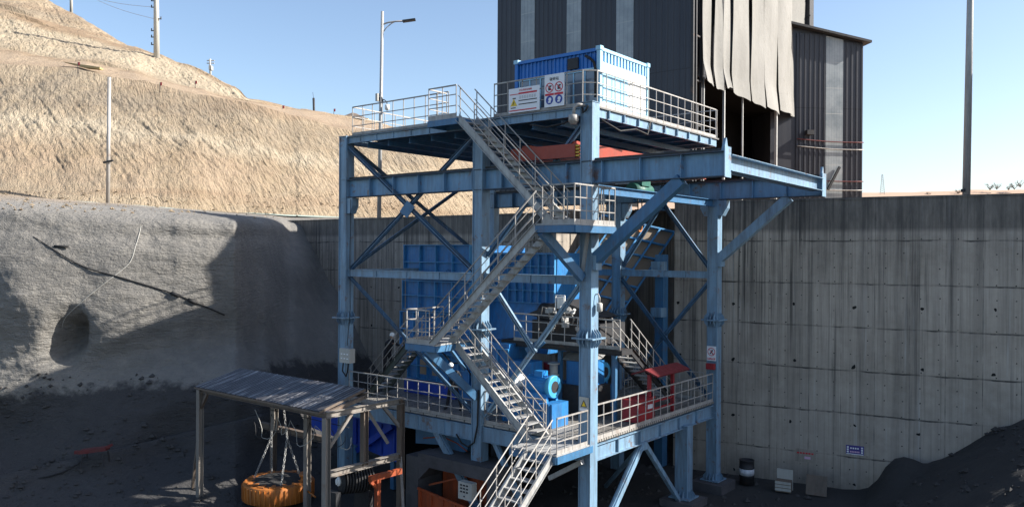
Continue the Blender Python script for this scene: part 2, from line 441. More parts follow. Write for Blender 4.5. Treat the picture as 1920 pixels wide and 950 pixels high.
def text(body, size, mat, name, parent, loc, xdir, zdir, align='CENTER'):
    cu = bpy.data.curves.new(name, 'FONT'); cu.body = body; cu.size = size; cu.align_x = align; cu.align_y = 'CENTER'; cu.extrude = .002
    tmp = bpy.data.objects.new(name, cu); COL.objects.link(tmp); bpy.context.view_layer.update()
    me = bpy.data.meshes.new_from_object(tmp.evaluated_get(bpy.context.evaluated_depsgraph_get()))
    bpy.data.objects.remove(tmp); me.materials.clear(); me.materials.append(MT[mat])
    o = bpy.data.objects.new(name, me); COL.objects.link(o)
    x = Vector(xdir).normalized(); z = Vector(zdir).normalized(); n = x.cross(z)
    m = Matrix.Identity(4)
    for i in range(3): m[i][0] = x[i]; m[i][1] = z[i]; m[i][2] = n[i]
    p = Vector(loc)-(ORG[parent.name] if parent else Vector((0, 0, 0)))
    for i in range(3): m[i][3] = p[i]
    o.parent = parent; o.matrix_local = m
    return o

# ------------------------------------------------------------------ terrain
def lerp_tab(tab, x):
    if x <= tab[0][0]: return tab[0][1]
    for (a, va), (b, vb) in zip(tab, tab[1:]):
        if x <= b:
            t = (x-a)/(b-a); t = t*t*(3-2*t)*.5+t*.5
            return [(p[0]+(q[0]-p[0])*t, p[1]+(q[1]-p[1])*t) for p, q in zip(va, vb)]
    return tab[-1][1]
def catmull(vals, t):
    n = len(vals)-1; t = max(0, min(n-1e-6, t)); i = int(t); u = t-i
    def g(k): return vals[max(0, min(n, k))]
    p0, p1, p2, p3 = g(i-1), g(i), g(i+1), g(i+2)
    return .5*((2*p1)+(-p0+p2)*u+(2*p0-5*p1+4*p2-p3)*u*u+(-p0+3*p1-3*p2+p3)*u**3)

# left pit slope of sprayed concrete: for each bearing, (picture height, distance) down the slope
SL = [(-900, [(340,43.6),(365,35.6),(440,34.1),(540,32),(640,32),(720,31.4),(820,30.5),(895,28.5),(960,26.5),(1100,20.5)]),
      (-400, [(346,48),(368,37.6),(440,34.6),(540,33.8),(640,33.6),(720,34.5),(820,31.8),(895,29.6),(955,27.8),(1100,21.8)]),
      (0,   [(367.4,54.4),(372,39.1),(440,36.4),(540,35.6),(640,35.4),(720,34.8),(820,34.3),(895,31),(950,28.9),(1100,22)]),
      (200, [(380.4,55),(390,39.4),(450,36.6),(540,36.1),(630,35.8),(685,35.6),(780,33.6),(868,31.6),(950,28.9),(1100,22.1)]),
      (330, [(391,57),(399,39.8),(450,37.2),(520,36.6),(590,36.4),(655,36.2),(745,34.4),(830,33.7),(930,30),(1100,22.2)]),
      (440, [(398,60),(408,40.8),(450,38),(500,37.6),(570,37.5),(640,37.4),(720,35.2),(800,34.5),(900,31.5),(1100,22.2)]),
      (490, [(401,62),(411,45.6),(450,42.6),(505,41.6),(570,40.6),(640,39.6),(720,36.9),(795,35.1),(890,33.6),(1100,22.2)]),
      (545, [(405,66),(415,53.6),(450,50.5),(500,46.8),(570,44.6),(640,42.4),(720,39.7),(790,38.2),(868,35),(1100,22.3)]),
      (625, [(408,66),(412,57),(460,54),(520,51.5),(570,48.7),(650,45),(720,42.8),(790,40.5),(850,36.9),(1100,22.3)]),
      (700, [(409,68),(412,60),(470,57),(530,54),(590,52),(660,49),(730,46),(790,42.3),(848,37.2),(1100,22.4)]),
      (800, [(410,70),(412,62),(470,60),(530,58),(590,56),(660,52),(730,48),(790,43.9),(846,37.7),(1100,22.5)])]
def slope_pt(px, t):
    c = lerp_tab(SL, px)
    return at(px, catmull([q[0] for q in c], t), catmull([q[1] for q in c], t))
rows = []
NR, NC = 300, 640
for i in range(NR+1):
    t = 9*(i/NR)
    row = []
    for k in range(NC+1):
        px = -900+1700*(k/NC)
        p = slope_pt(px, t)
        nb = noise.fractal(p*.2, 1.0, 2.0, 4)*.20+noise.fractal(p*1.2, .7, 2.1, 6)*.045
        rp = noise.noise(Vector((p.x*.9+p.z*.5, p.y*.9, p.z*2.6)))*.05+noise.noise(Vector((p.x*2.2+p.z*1.5, p.y*2.2, p.z*4.5)))*.025
        fade = max(0, min(1, (p.z-.15)/1.2))*(1 if t > .6 else t/.6)
        p = p+Vector((.4, -.75, .35))*(nb*fade+rp*fade)
        # hollow scooped in the slope and the bank above it
        q = p-at(143, 630, 36.0); wob = noise.fractal(p*.8, 1.0, 2.0, 3)*.3; e = math.exp(-(((q.dot(CR)+wob)/.62)**2+((q.z+wob*.7-.2*q.dot(CR))/.9)**2)**1.15)
        p = p+CF*(1.5*e)
        q2 = p-at(78, 560, 35.8); e2 = math.exp(-((q2.dot(CR)/2.4)**2+(q2.z/2.6)**2))
        p = p-CF*(.9*e2)
        q3 = p-at(235, 590, 36); e3 = math.exp(-((q3.dot(CR)/1.7)**2+(q3.z/2.2)**2))
        p = p-CF*(.55*e3)
        # little berm and drain along the toe
        yb = 895-(px)*.235
        if 0 < t < 9:
            yy = catmull([c_[0] for c_ in lerp_tab(SL, px)], t)
            p.z += .34*math.exp(-((yy-yb-14)/13)**2)-.25*math.exp(-((yy-yb+6)/9)**2)
        row.append(p)
    rows.append(row)
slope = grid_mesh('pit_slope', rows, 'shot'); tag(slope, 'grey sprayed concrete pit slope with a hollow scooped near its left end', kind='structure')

# pit floor, one sheet under everything in the pit
b = MB(); n = 60
for i in range(n+1):
    for k in range(n+1):
        x = -60+130*k/n; y = -80+100*i/n
        b.v.append((x, y, -.06+.05*noise.noise(Vector((x*.3, y*.3, 0)))))
for i in range(n):
    for k in range(n): b.f.append((i*(n+1)+k, i*(n+1)+k+1, (i+1)*(n+1)+k+1, (i+1)*(n+1)+k)); b.sm.append(True)
tag(b.build('pit_floor', 'coal'), 'black coal dusted pit floor', kind='structure')

# hill: three terraces
HL = [(-900, [(345,50),(60,70),(20,84),(-110,100),(-140,110),(-260,130)]),
      (-400, [(355,53),(90,72),(58,84),(-60,97),(-85,106),(-190,124)]),
      (0,   [(368,54),(119,72.5),(90,82),(20,94),(12,102),(-45,116)]),
      (130, [(376,54.4),(129,72),(112,80),(60,91),(54,98),(22,108)]),
      (250, [(384,55),(150,70.6),(133,78),(94,89),(88,95),(88,99)]),
      (300, [(388,55.6),(160,70),(150,77.5),(106,88),(106.5,92),(108,96)]),
      (350, [(392,56),(172,69.5),(163,77),(121,86),(121.5,89),(123,94)]),
      (440, [(398,58),(190,68.7),(184,76.5),(164,81),(164.5,86),(167,92)]),
      (466, [(399,58.6),(194,68.6),(188,76.5),(187.5,79),(188,84),(191,90)]),
      (560, [(403,60),(218,69),(205,80),(205.5,84),(207,88),(210,94)]),
      (663, [(407,62),(244,70),(220,83),(220.5,87),(223,92),(228,100)]),
      (780, [(409,64),(270,71),(248,86),(248.5,90),(252,96),(258,104)]),
      (930, [(411,68),(303,76),(280,92),(281,97),(286,102),(294,110)]),
      (1150, [(412,75),(352,88),(338,104),(339,108),(344,114),(352,122)])]
rows = []
NR, NC = 320, 950
ks = [0, .34, .50, .74, .82, 1.0]
def seg(t):
    for j in range(5):
        if t <= ks[j+1]: return j, (t-ks[j])/(ks[j+1]-ks[j])
    return 4, 1.0
for i in range(NR+1):
    j, u = seg(i/NR)
    row = []
    for k in range(NC+1):
        px = -900+2050*(k/NC)
        c = lerp_tab(HL, px)
        a, d = c[j], c[j+1]
        p = at(px, *a).lerp(at(px, *d), u)
        lat = p.dot(CR); steep = 1.0 if j in (0, 2, 4) else .12
        sh = lat+p.z*1.35
        env = math.sin(math.pi*min(1, max(0, u)))**.6 if j in (0, 2, 4) else .5
        dens = .55+.45*noise.noise(Vector((lat*.06, p.z*.1, 3.3)))
        g0 = noise.noise(Vector((sh*.55, p.z*.10, 4.2)))
        g1 = 1-abs(noise.noise(Vector((sh*2.4+.6*g0, p.z*.24, 1.7))))*2
        g2 = 1-abs(noise.noise(Vector((sh*4.2+.5*g0, p.z*.6, 9.1))))*2
        g3 = noise.fractal(p*.5, 1.0, 2.0, 4)
        g4 = noise.fractal(Vector((p.x*2.6, p.y*2.6, p.z*1.6)), 1.0, 2.0, 3)
        dsp = (g0*.10+g1*.10*dens+g2*.13*dens+g3*.12+g4*.09)*steep*env
        p = p+Vector((-CF.x*dsp*.8, -CF.y*dsp*.8, dsp*.45))
        p.z += noise.noise(Vector((lat*.13, j*5.0, 0)))*.45*(1 if i > 4 else 0)+noise.noise(Vector((lat*.8, u*3, j)))*.12*(1 if i > 4 else 0)
        row.append(p)
    rows.append(row)
hill_o = grid_mesh('hill', rows, 'soil')
at_ = hill_o.data.attributes.new('layer', 'FLOAT', 'POINT')
at_.data.foreach_set('value', [i/NR for i in range(NR+1) for k in range(NC+1)])
tag(hill_o, 'terraced sandy cut hillside scored by rills', kind='structure')

# upper yard at the top of the walls, out to the horizon
a11 = R(11); WU = Vector((math.cos(a11), math.sin(a11), 0)); WN = Vector((-math.sin(a11), math.cos(a11), 0)); W0 = Vector((1.5, 11.9, 0))
PK = W0+WU*(-4.36)
b = MB()
far = 1800
def Z3(p, z=11.42): return (p[0], p[1], z)
e1 = W0+WU*60+WN*.35; e0 = PK+WN*.35
b.add([Z3(e0), Z3(e1), (e1.x+far, e1.y+200, 11.42), (far, far, 11.42), (-20, far, 11.42), (-20, 30, 11.42), (-34, 12.1, 11.1), (-9.5, 12.1, 11.3), (-9.5, 14.5, 11.42), (e0.x, 14.5, 11.42)],
      [(0, 1, 2, 3, 4, 5, 9), (5, 6, 7, 8), (5, 8, 9)])
tag(b.build('upper_yard', 'yard'), 'dusty level yard above the pit walls', kind='structure')
# distant ridge
rows = []
for j, (dd, zz) in enumerate(((260, 0), (300, .6), (330, 1.0), (420, .55), (600, 0))):
    row = []
    for k in range(140):
        px = 1150+ (3000-1150)*k/139
        top = 361-max(0, px-1620)*.018-3.0*noise.fractal(Vector((px*.008, 0, 4)), 1, 2, 4)
        zt = at(px, top, 330).z
        p = at(px, 470, dd); p.z = 11.0+(zt-11.0)*zz
        row.append(p)
    rows.append(row)
tag(grid_mesh('distant_ridge', rows, 'yard'), 'low brown ridge on the horizon', kind='structure')

# ------------------------------------------------------------------ concrete walls
def wall_obj(name, x0, x1, z1, loc, rot, label):
    bb = MB(); bb.box((x0, 0, -.2), (x1, .6, z1-.02)); 
    o = bb.build(name, 'concrete'); MB().box((x0-.01, -.03, z1-.02), (x1+.01, .63, z1+.06)).build('coping', 'concrete', o); o.location = loc; o.rotation_euler = (0, 0, rot)
    return tag(o, label, 'wall', kind='thing')
wall_obj('concrete_wall', -4.36, 60, 11.46, (W0.x, W0.y, 0), a11, 'tall stained concrete retaining wall on the right with tie holes')
wall_obj('concrete_wall', -24.5, 0, 11.2, (-9.5, 11.62, 0), 0, 'shaded concrete retaining wall behind the blue tower, left of the hopper')
# return walls of the dump pocket between them
bb = MB(); bb.box((-9.9, 12.22, -.2), (-9.5, 17.5, 11.4)); bb.box((-9.5, 17.2, -.2), (PK.x+.6, 17.6, 11.4))
bb.box((PK.x+.2, PK.y+.55, -.2), (PK.x+.6, 17.2, 11.4))
tag(bb.build('pocket_wall', 'concrete_plain'), 'dark concrete pocket walls behind the hopper under the building', 'wall', kind='thing')

# right hand coal bank: ramp heaped against the wall
rows = []
for i in range(71):
    tt = 26*(i/70)**1.3
    row = []
    for k in range(121):
        s_ = 2.2+38*(k/120)
        zc = max(0, (s_-3.7))*.70
        if s_ > 8.6: zc = min(5.2, 3.43+(s_-8.6)*.34)
        hump = 1.5*math.exp(-(abs(s_-4.85)/1.05)**3-((tt-.9)/1.5)**2)
        z = max(zc*math.exp(-(tt/18)**2), hump)+.08*hump
        edge = max(0, min(1, (s_-2.2-.13*tt)/1.6))
        p = W0+WU*s_-WN*(tt-.05)
        z = z*edge+noise.fractal(Vector((p.x*.7, p.y*.7, 2)), 1, 2, 5)*.20*edge
        row.append(Vector((p.x, p.y, z-.10*(1-edge))))
    rows.append(row)
tag(grid_mesh('coal_bank', rows, 'coal'), 'dark bank of coal fines heaped against the right wall', kind='structure')

# ------------------------------------------------------------------ screening building above the pit
def corrugated(bb, p, q, z0, z1, pitch=.30, depth=.035):
    p = Vector(p); q = Vector(q); L = (q-p).length; d = (q-p)/L; nrm = Vector((d.y, -d.x, 0)); n = max(1, int(round(L/pitch))); st = L/n
    prof = []
    for k in range(n):
        for f_, h_ in ((0, 0), (.55, 0), (.65, 1), (.9, 1)): prof.append(p+d*(st*(k+f_))+nrm*(depth*h_))
    prof.append(q)
    o = len(bb.v)
    for c in prof: bb.v.append((c.x, c.y, z0)); bb.v.append((c.x, c.y, z1))
    for k in range(len(prof)-1): bb.f.append((o+2*k, o+2*k+2, o+2*k+3, o+2*k+1)); bb.sm.append(False)
BX0, BX1, BY, BT = -13.75, -2.5, 12.1, 22.95
bld = thing('mine_building', (-8, 20, 11.4), 'tall charcoal clad mine building with skylight strips and hanging pale sheets', 'building', kind='thing')
strips = [(-12.16, -11.26), (-9.27, -8.41), (-6.41, -5.48)]
bb = MB(); xs = [BX0]
for a_, c_ in strips: xs += [a_, c_]
xs.append(BX1)
for k in range(0, len(xs), 2): corrugated(bb, (xs[k], BY, 0), (xs[k+1], BY, 0), 12.35, BT)
bb.box((BX0, BY+.04, 12.35), (BX1, BY+.12, BT)); bb.box((BX0, BY+.12, 12.35), (BX0+.1, 27, BT))
bb.box((BX0, 26.9, 13.6), (BX1-.2, 27, BT+2.5))
bb.box((BX1-.32, BY+.12, 17.35), (BX1-.2, 26.9, BT))
bb.box((BX1-.32, 19, BT), (BX1-.2, 26.9, BT+2.5))
bb.box((BX0+.12, BY+.13, BT-.2), (BX1-.33, 26.8, BT-.05))
bb.build('wall', 'clad', bld)
for a_, c_ in strips:
    MB().box((a_, BY-.03, 12.5), (c_, BY+.035, BT)).build('skylight_strip', 'poly', bld)
bb = MB(); bb.bar((BX1+.02, BY+.0, 12.3), (BX1+.02, BY, BT), .12)
bb.build('corner_flashing', 'dark', bld)
# steel ladder frame near the open corner
bb = MB()
for yy in (12.35, 12.9): bb.bar((BX1+.05, yy, 11.4), (BX1+.05, yy, BT), .1)
for zz in range(13, 23, 2): bb.bar((BX1+.05, 12.35, zz), (BX1+.05, 12.9, zz), .07)
bb.build('corner_frame', 'dark', bld)
# posts under the sheets
for yy, x_ in ((13.29, .07), (15.51, .1), (17.74, .07), (22.31, .13)):
    MB().bar((BX1, yy, 11.42), (BX1, yy, 17.3), x_).build('post', 'galv', bld)
# black back curtain, with sheets added to keep the open interior dark
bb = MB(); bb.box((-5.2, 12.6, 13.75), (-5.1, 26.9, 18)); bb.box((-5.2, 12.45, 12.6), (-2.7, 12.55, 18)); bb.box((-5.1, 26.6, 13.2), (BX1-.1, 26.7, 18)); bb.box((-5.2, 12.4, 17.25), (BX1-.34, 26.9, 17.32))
bb.build('black_interior', 'blacktarp', bld)
# hanging sheets
random.seed(3)
sh = [(12.76, 13.85, 17.0), (14.15, 15.0, 16.95), (15.02, 15.95, 17.05), (16.25, 18.1, 17.05), (18.6, 20.1, 17.0), (20.15, 22.1, 16.9), (22.15, 24.2, 17.0), (24.25, 26.2, 17.0)]
for (ya, yb, zb) in sh:
    rws = []
    ph = random.random()*6
    for i in range(31):
        t = i/30; zt_ = BT if ya < 19 else BT+2.5; z = zt_-(zt_-zb)*t; rr = []
        for k in range(9):
            s_ = k/8; y = ya+(yb-ya)*s_+.035*math.sin(z*.7+ph)*(.3+t)
            x = BX1+.14+.07*math.sin(s_*3.1+ph)+.035*math.sin(z*.8+s_*2+ph)+.30*max(0, t-.85)*6*.5*(1+.5*math.sin(ph))
            zz = z-(.18*s_*math.sin(ph*2)+.03*math.sin(s_*7))*max(0, t-.9)*10
            rr.append(Vector((x, y, zz)))
        rws.append(rr)
    b2 = MB(); n = 9; b2.v = [tuple(p) for r_ in rws for p in r_]+[(p.x-.02, p.y, p.z) for r_ in rws for p in r_]
    off = 31*n
    for i in range(30):
        for k in range(8):
            q_ = (i*n+k, i*n+k+1, (i+1)*n+k+1, (i+1)*n+k); b2.f.append(q_); b2.sm.append(True)
            b2.f.append(tuple(off+v for v in q_[::-1])); b2.sm.append(True)
    b2.build('hanging_sheet', 'fabric', bld)
# dark end post of the high part
bb = MB(); bb.box((BX1-.1, 26.3, 19), (BX1+.45, 27, BT+2.5))
for zz in range(19, 27): bb.box((BX1-.14, 26.26, zz), (BX1+.5, 26.3, zz+.08))
bb.build('end_column', 'dark', bld)
# lower wing behind, turned a little from the high part
WA = at(1493, 200, 45.5); WA.z = 0
WD = (Vector((CR.x, CR.y, 0)).normalized()*.99+Vector((CF.x, CF.y, 0)).normalized()*.12).normalized(); WB = Vector((-WD.y, WD.x, 0))
def wl(px):
    r_ = ray(px, 300); n_ = WB; t = (WA-CP).dot(n_)/r_.dot(n_); return (CP+r_*t-WA).dot(WD)
def wpt(l, z, off=0): p = WA+WD*l+WB*off; return Vector((p.x, p.y, z))
w0, w1, w2, w3 = 0, wl(1547), wl(1579), wl(1617)
def ztop(l): return 22.05-(l/w3)*.75
bb = MB()
corrugated(bb, wpt(0, 0), wpt(w1, 0), 11.4, ztop(w1)); corrugated(bb, wpt(w2, 0), wpt(w3, 0), 11.4, ztop(w3))
bb.prism([wpt(-1.5, 11.4, .05), wpt(w3, 11.4, .05), wpt(w3, ztop(w3), .05), wpt(-1.5, ztop(0)+.25, .05)], WB*9)
bb.build('wing_wall', 'clad', bld)
MB().prism([wpt(-1.5, ztop(0)+.27, -.4), wpt(w3+.3, ztop(w3)-.05, -.4), wpt(w3+.3, ztop(w3)+.08, -.4), wpt(-1.5, ztop(0)+.40, -.4)], WB*10).build('wing_roof', 'dark', bld)
MB().prism([wpt(w1, 11.4, -.04), wpt(w2, 11.4, -.04), wpt(w2, ztop(w2)-.1, -.04), wpt(w1, ztop(w1)-.1, -.04)], WB*.07).build('skylight_strip', 'poly', bld)
for z0, z1, m_ in ((15.75, 15.62, 'dullred'), (15.35, 15.2, 'rail'), (13.5, 13.4, 'dullred'), (13.0, 12.9, 'rail')):
    MB().tube([wpt(w3*k/8, z0+(z1-z0)*k/8-.06*math.sin(math.pi*k/8), -.12) for k in range(9)], .03, 6).build('pipe', m_, bld)
MB().bar(wpt(w1+.8, 14.2, -.15), wpt(w1+.1, 12.9, -.15), .12).build('bracket', 'dark', bld)
MB().bar(wpt(.5, 16.1, -.2), wpt(.9, 16.1, -.2), .3, .25).build('bracket', 'dark', bld)

# unseen clad block added beyond the right edge to shade the lower platform
BLK0 = CP+Vector((CR.x, CR.y, 0)).normalized()*23.5+Vector((CF.x, CF.y, 0)).normalized()*25.9; BLK0.z = 11.42
sx_ = Vector((CR.x, CR.y, 0)).normalized(); sy_ = Vector((CF.x, CF.y, 0)).normalized()
BLK = thing('shade_blocker', BLK0, 'grey clad block with a sloping roof, added out of view to shade the lower platform', 'building', kind='thing')
MB().prism([BLK0, BLK0+sy_*7.2, BLK0+sy_*7.2+Vector((0, 0, 8.7)), BLK0+Vector((0, 0, 5.0))], sx_*7).build('wall', 'clad', BLK)
MB().prism([BLK0-sy_*.2+Vector((0, 0, 4.95)), BLK0+sy_*7.4+Vector((0, 0, 8.85)), BLK0+sy_*7.4+Vector((0, 0, 9.0)), BLK0-sy_*.2+Vector((0, 0, 5.1))], sx_*7.3).build('roof', 'dark', BLK)
MB().prism([BLK0-sx_*.03+sy_*1.5, BLK0-sx_*.03+sy_*3.6, BLK0-sx_*.03+sy_*3.6+Vector((0, 0, 3)), BLK0-sx_*.03+sy_*1.5+Vector((0, 0, 3))], sx_*.02).build('door', 'boxgrey', BLK)

# ------------------------------------------------------------------ steel crane tower
XL, XM, XF, YB = -11.45, -4.4, 0.0, 9.07
T = thing('steel_tower', (-5.7, 4.5, 0), 'large blue steel crane tower on box columns with cross bracing and a railed top deck', 'tower', kind='thing')
ZD = 13.8
def gusset_ring(bb, x, y, z, hw, hd):
    bb.box((x-hw-.17, y-hd-.17, z-.025), (x+hw+.17, y+hd+.17, z+.025))
    for s_ in (1, -1):
        for k in (-1, 0, 1):
            for e in (1, -1):
                yy = y+k*.13; xx = x+e*hw
                bb.prism([(xx, yy-.008, z+s_*.025), (xx+e*.15, yy-.008, z+s_*.025), (xx+e*.15, yy-.008, z+s_*.12), (xx, yy-.008, z+s_*.30)], (0, .016, 0))
                xk = x+k*.13; yk = y+e*hd
                bb.prism([(xk-.008, yk, z+s_*.025), (xk-.008, yk+e*.15, z+s_*.025), (xk-.008, yk+e*.15, z+s_*.12), (xk-.008, yk, z+s_*.30)], (.016, 0, 0))
def column(x, y, z0, z1, splice=True, base=False, hw=.215, hd=.205):
    bb = MB()
    # welded H section boxed with side plates, flanges proud of the web plates
    bb.box((x-hw, y-hd, z0), (x-hw+.03, y+hd, z1)); bb.box((x+hw-.03, y-hd, z0), (x+hw, y+hd, z1))
    bb.box((x-hw+.03, y-hd+.035, z0), (x+hw-.03, y+hd-.035, z1))
    for zz in (3.0, 8.2, 8.7, 11.35, 12.1):
        if z0 < zz < z1-.1:
            bb.box((x-hw+.03, y-hd+.004, zz-.01), (x+hw-.03, y-hd+.035, zz+.01))
    o = bb.build('column', 'steel', T)
    if splice:
        g = MB(); gusset_ring(g, x, y, 6.65, hw, hd); g.build('splice_flange', 'steel', o)
    if base:
        g = MB(); gusset_ring(g, x, y, z0+.03, hw, hd); g.build('base_plate', 'steel', o)
    MB().box((x-hw-.02, y-hd-.02, z1), (x+hw+.02, y+hd+.02, z1+.02)).build('cap_plate', 'steel', o)
    return o
column(XL, 0, 0, 13.78); column(XM, 0, 2.16, 13.5); column(XF, 0, .3, 13.88, base=True)
column(XL, YB, 0, 13.5); column(XM, YB, 0, 11.4); column(XF, YB, .32, 11.38, base=True)
column(XF, 6.5, .22, 2.9, splice=False, base=True, hw=.25, hd=.22)
for x, y, z in ((XF, YB, .3), (XF, 6.5, .2), (XF, 0, .28)):
    MB().box((x-.65, y-.65, -.1), (x+.65, y+.65, z)).build('concrete_footing', 'ledge', T)
# column haunches under the crane girders
for (x, y) in ((XL, 0), (XM, YB), (XF, YB)):
    for e in (1, -1):
        if (x, e) == (XL, -1): continue
        MB().prism([(x+e*.216, y-.16, 11.36), (x+e*.55, y-.16, 11.36), (x+e*.55, y-.16, 11.05), (x+e*.38, y-.16, 10.75), (x+e*.216, y-.16, 10.75)], (0, .32, 0)).build('haunch', 'steel', T)
# crane girders, running past the tower as cantilevers
def girder(y, x0, x1, taper=0):
    bb = MB(); zb, zt = 11.38, 12.08
    bb.box((x0, y-.012, zb+.025), (x1, y+.012, zt-.025))
    n = int((x1-x0)/1.25)
    for k in range(1, n):
        xx = x0+(x1-x0)*k/n; bb.box((xx-.01, y-.17, zb+.025), (xx+.01, y+.17, zt-.025))
    g = bb.build('crane_girder', 'girder', T)
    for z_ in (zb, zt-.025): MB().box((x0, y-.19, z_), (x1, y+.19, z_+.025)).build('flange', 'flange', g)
    MB().box((x0, y-.04, zt), (x1-.15, y+.04, zt+.09)).build('crane_rail', 'dark', g)
    MB().box((x1, y-.21, zb-.02), (x1+.03, y+.21, zt+.12)).prism([(x1-.10, y-.15, zt+.003), (x1-.10, y+.15, zt+.003), (x1-.10, y+.02, zt+.36), (x1-.10, y-.02, zt+.36)], (.08, 0, 0)).build('end_stop', 'steel', g)
    return g
girder(0, XL+.22, 4.46); girder(YB, XL, 4.2)
bb = MB(); bb.ibeam((4.3, .2, 11.78), (4.05, YB-.2, 11.78), .46, .46, .02, .014); bb.build('end_cross_beam', 'steel', T)
bb = MB(); bb.ibeam((.0, .2, 11.25), (.0, YB-.2, 11.25), .2, .28); bb.build('cross_beam', 'steel_d', T)
# knee struts below the cantilevers
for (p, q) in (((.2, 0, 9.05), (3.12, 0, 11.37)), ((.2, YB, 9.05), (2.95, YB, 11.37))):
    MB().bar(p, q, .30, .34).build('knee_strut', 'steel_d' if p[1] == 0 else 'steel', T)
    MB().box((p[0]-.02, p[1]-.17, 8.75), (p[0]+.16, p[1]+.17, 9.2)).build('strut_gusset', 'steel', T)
# ties at mid height
def tie(p, q, m='steel'):
    bb = MB(); bb.ibeam(p, q, .24, .27, .02, .16, stiff=3); return bb.build('tie_beam', m, T)
ZT = 8.42
tie((XL+.22, 0, ZT), (XM-.22, 0, ZT)); tie((XM+.22, 0, ZT), (XF-.22, 0, ZT)); tie((XM+.22, YB, ZT), (XF-.22, YB, ZT)); tie((XL+.22, YB, ZT), (XM-.22, YB, ZT)); tie((XL, .2, ZT), (XL, YB-.2, ZT))
def brace(p, q, m='brace', s=.15):
    bb = MB(); bb.channel(p, q, s*.5, s*1.1, .014); bb.bar(p, q, s*.9, s*.35); return bb.build('brace', m, T)
brace((XL+.25, -.06, 13.35), (XM-.22, -.06, 8.62)); brace((XL+.22, .09, 8.55), (XM-.15, .09, 13.45))
brace((XL+.22, 0, 8.3), (XM-.2, 0, 3.7), s=.12)
brace((XL, .25, 8.6), (XL, YB-.2, 13.4), s=.13); brace((XL, .25, 13.4), (XL+.08, YB-.2, 8.6), s=.13)
brace((XF-.2, .1, 13.45), (XM+.22, .1, 9.15)); brace((XM+.2, 0, 8.6), (-2.02, -.02, 6.05), 'steel'); brace((XF-.2, .02, 8.45), (XM+.2, .02, 3.65), 'steel')
brace((-2.25, YB, 11.3), (XF-.2, YB, 8.7)); brace((-2.35, YB, 11.3), (XM+.2, YB, 8.7))
brace((XM+.2, YB-.08, 8.2), (XF-.2, YB-.08, 3.6)); brace((XF-.2, YB+.06, 8.2), (XM+.2, YB+.06, 3.6))
MB().bar((-2.4, YB-.05, 11.2), (-2.2, YB-.05, 11.2), .5, .35).build('brace_gusset', 'steel_d', T)
MB().prism([(-2.4, .15, 5.85), (-1.75, .15, 6.35), (-1.95, .15, 6.5), (-2.6, .15, 6.1)], (0, .02, 0)).build('brace_gusset', 'steel_d', T)
MB().prism([(-8.25, -.16, 10.75), (-7.85, -.16, 11.15), (-7.45, -.16, 10.9), (-7.85, -.16, 10.5)], (0, .02, 0)).build('brace_gusset', 'steel_d', T)
# top deck
dk = MB()
dk.channel((XL+.2, -.08, 13.62), (XF-.2, -.08, 13.62), .09, .26, up=(0, 0, 1)); dk.channel((.06, YB-.05, 13.62), (.06, .2, 13.62), .09, .26)
dk.ibeam((XL, .2, 13.62), (XL, YB, 13.62), .16, .26); dk.ibeam((XL, YB, 13.62), (XF, YB, 13.62), .16, .26)
for k in range(12): dk.box((XL+.9+k*.93, -.11, 13.5), (XL+.93+k*.93, -.085, 13.74))
for k in range(9): dk.box((.062, .9+k*.93, 13.5), (.15, .93+k*.93, 13.74))
dkf = dk.build('deck_edge_frame', 'steel', T)
for k in range(1, 8):
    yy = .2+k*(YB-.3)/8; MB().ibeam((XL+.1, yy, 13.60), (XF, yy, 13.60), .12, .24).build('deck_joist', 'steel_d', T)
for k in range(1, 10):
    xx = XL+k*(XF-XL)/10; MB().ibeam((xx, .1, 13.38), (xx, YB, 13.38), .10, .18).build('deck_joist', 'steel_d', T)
MB().box((XL+.25, -.1, 13.76), (.13, YB+.05, 13.81)).build('deck_plate', 'plate', T)

def railing(parent, pts, h=1.1, sp=.55, toe=True, mids=(.37, .74), r=.02, mat='rail'):
    bb = MB(); pts = [Vector(p) for p in pts]
    for a_, c_ in zip(pts, pts[1:]):
        L = (c_-a_).length; n = max(1, int(round(L/sp)))
        for k in range(n+1):
            p = a_.lerp(c_, k/n)
            j = Vector((random.uniform(-.012, .012), random.uniform(-.012, .012), 0))
            bb.tube([p, p+j+Vector((0, 0, h))], r*.9, 6, False)
        bb.bar(a_+Vector((0, 0, h)), c_+Vector((0, 0, h)), r*2.1, r*2.1)
        for m_ in mids: bb.bar(a_+Vector((0, 0, m_)), c_+Vector((0, 0, m_)), r*1.4, r*1.4)
        if toe: bb.bar(a_+Vector((0, 0, .06)), c_+Vector((0, 0, .06)), .012, .12)
    return bb.build('railing', mat, parent)
Z0 = 13.81
railing(T, [(-11.1, 0, Z0), (-5.95, 0, Z0)], 1.12); railing(T, [(-11.1, YB, Z0), (-11.1, 0, Z0)], 1.12)
railing(T, [(-3.85, 0, Z0), (-.28, 0, Z0), (.06, .3, Z0)], 1.12); railing(T, [(.06, .3, Z0), (.06, YB-.1, Z0)], 1.12); railing(T, [(.06, YB, Z0), (-11.1, YB, Z0)], 1.12)

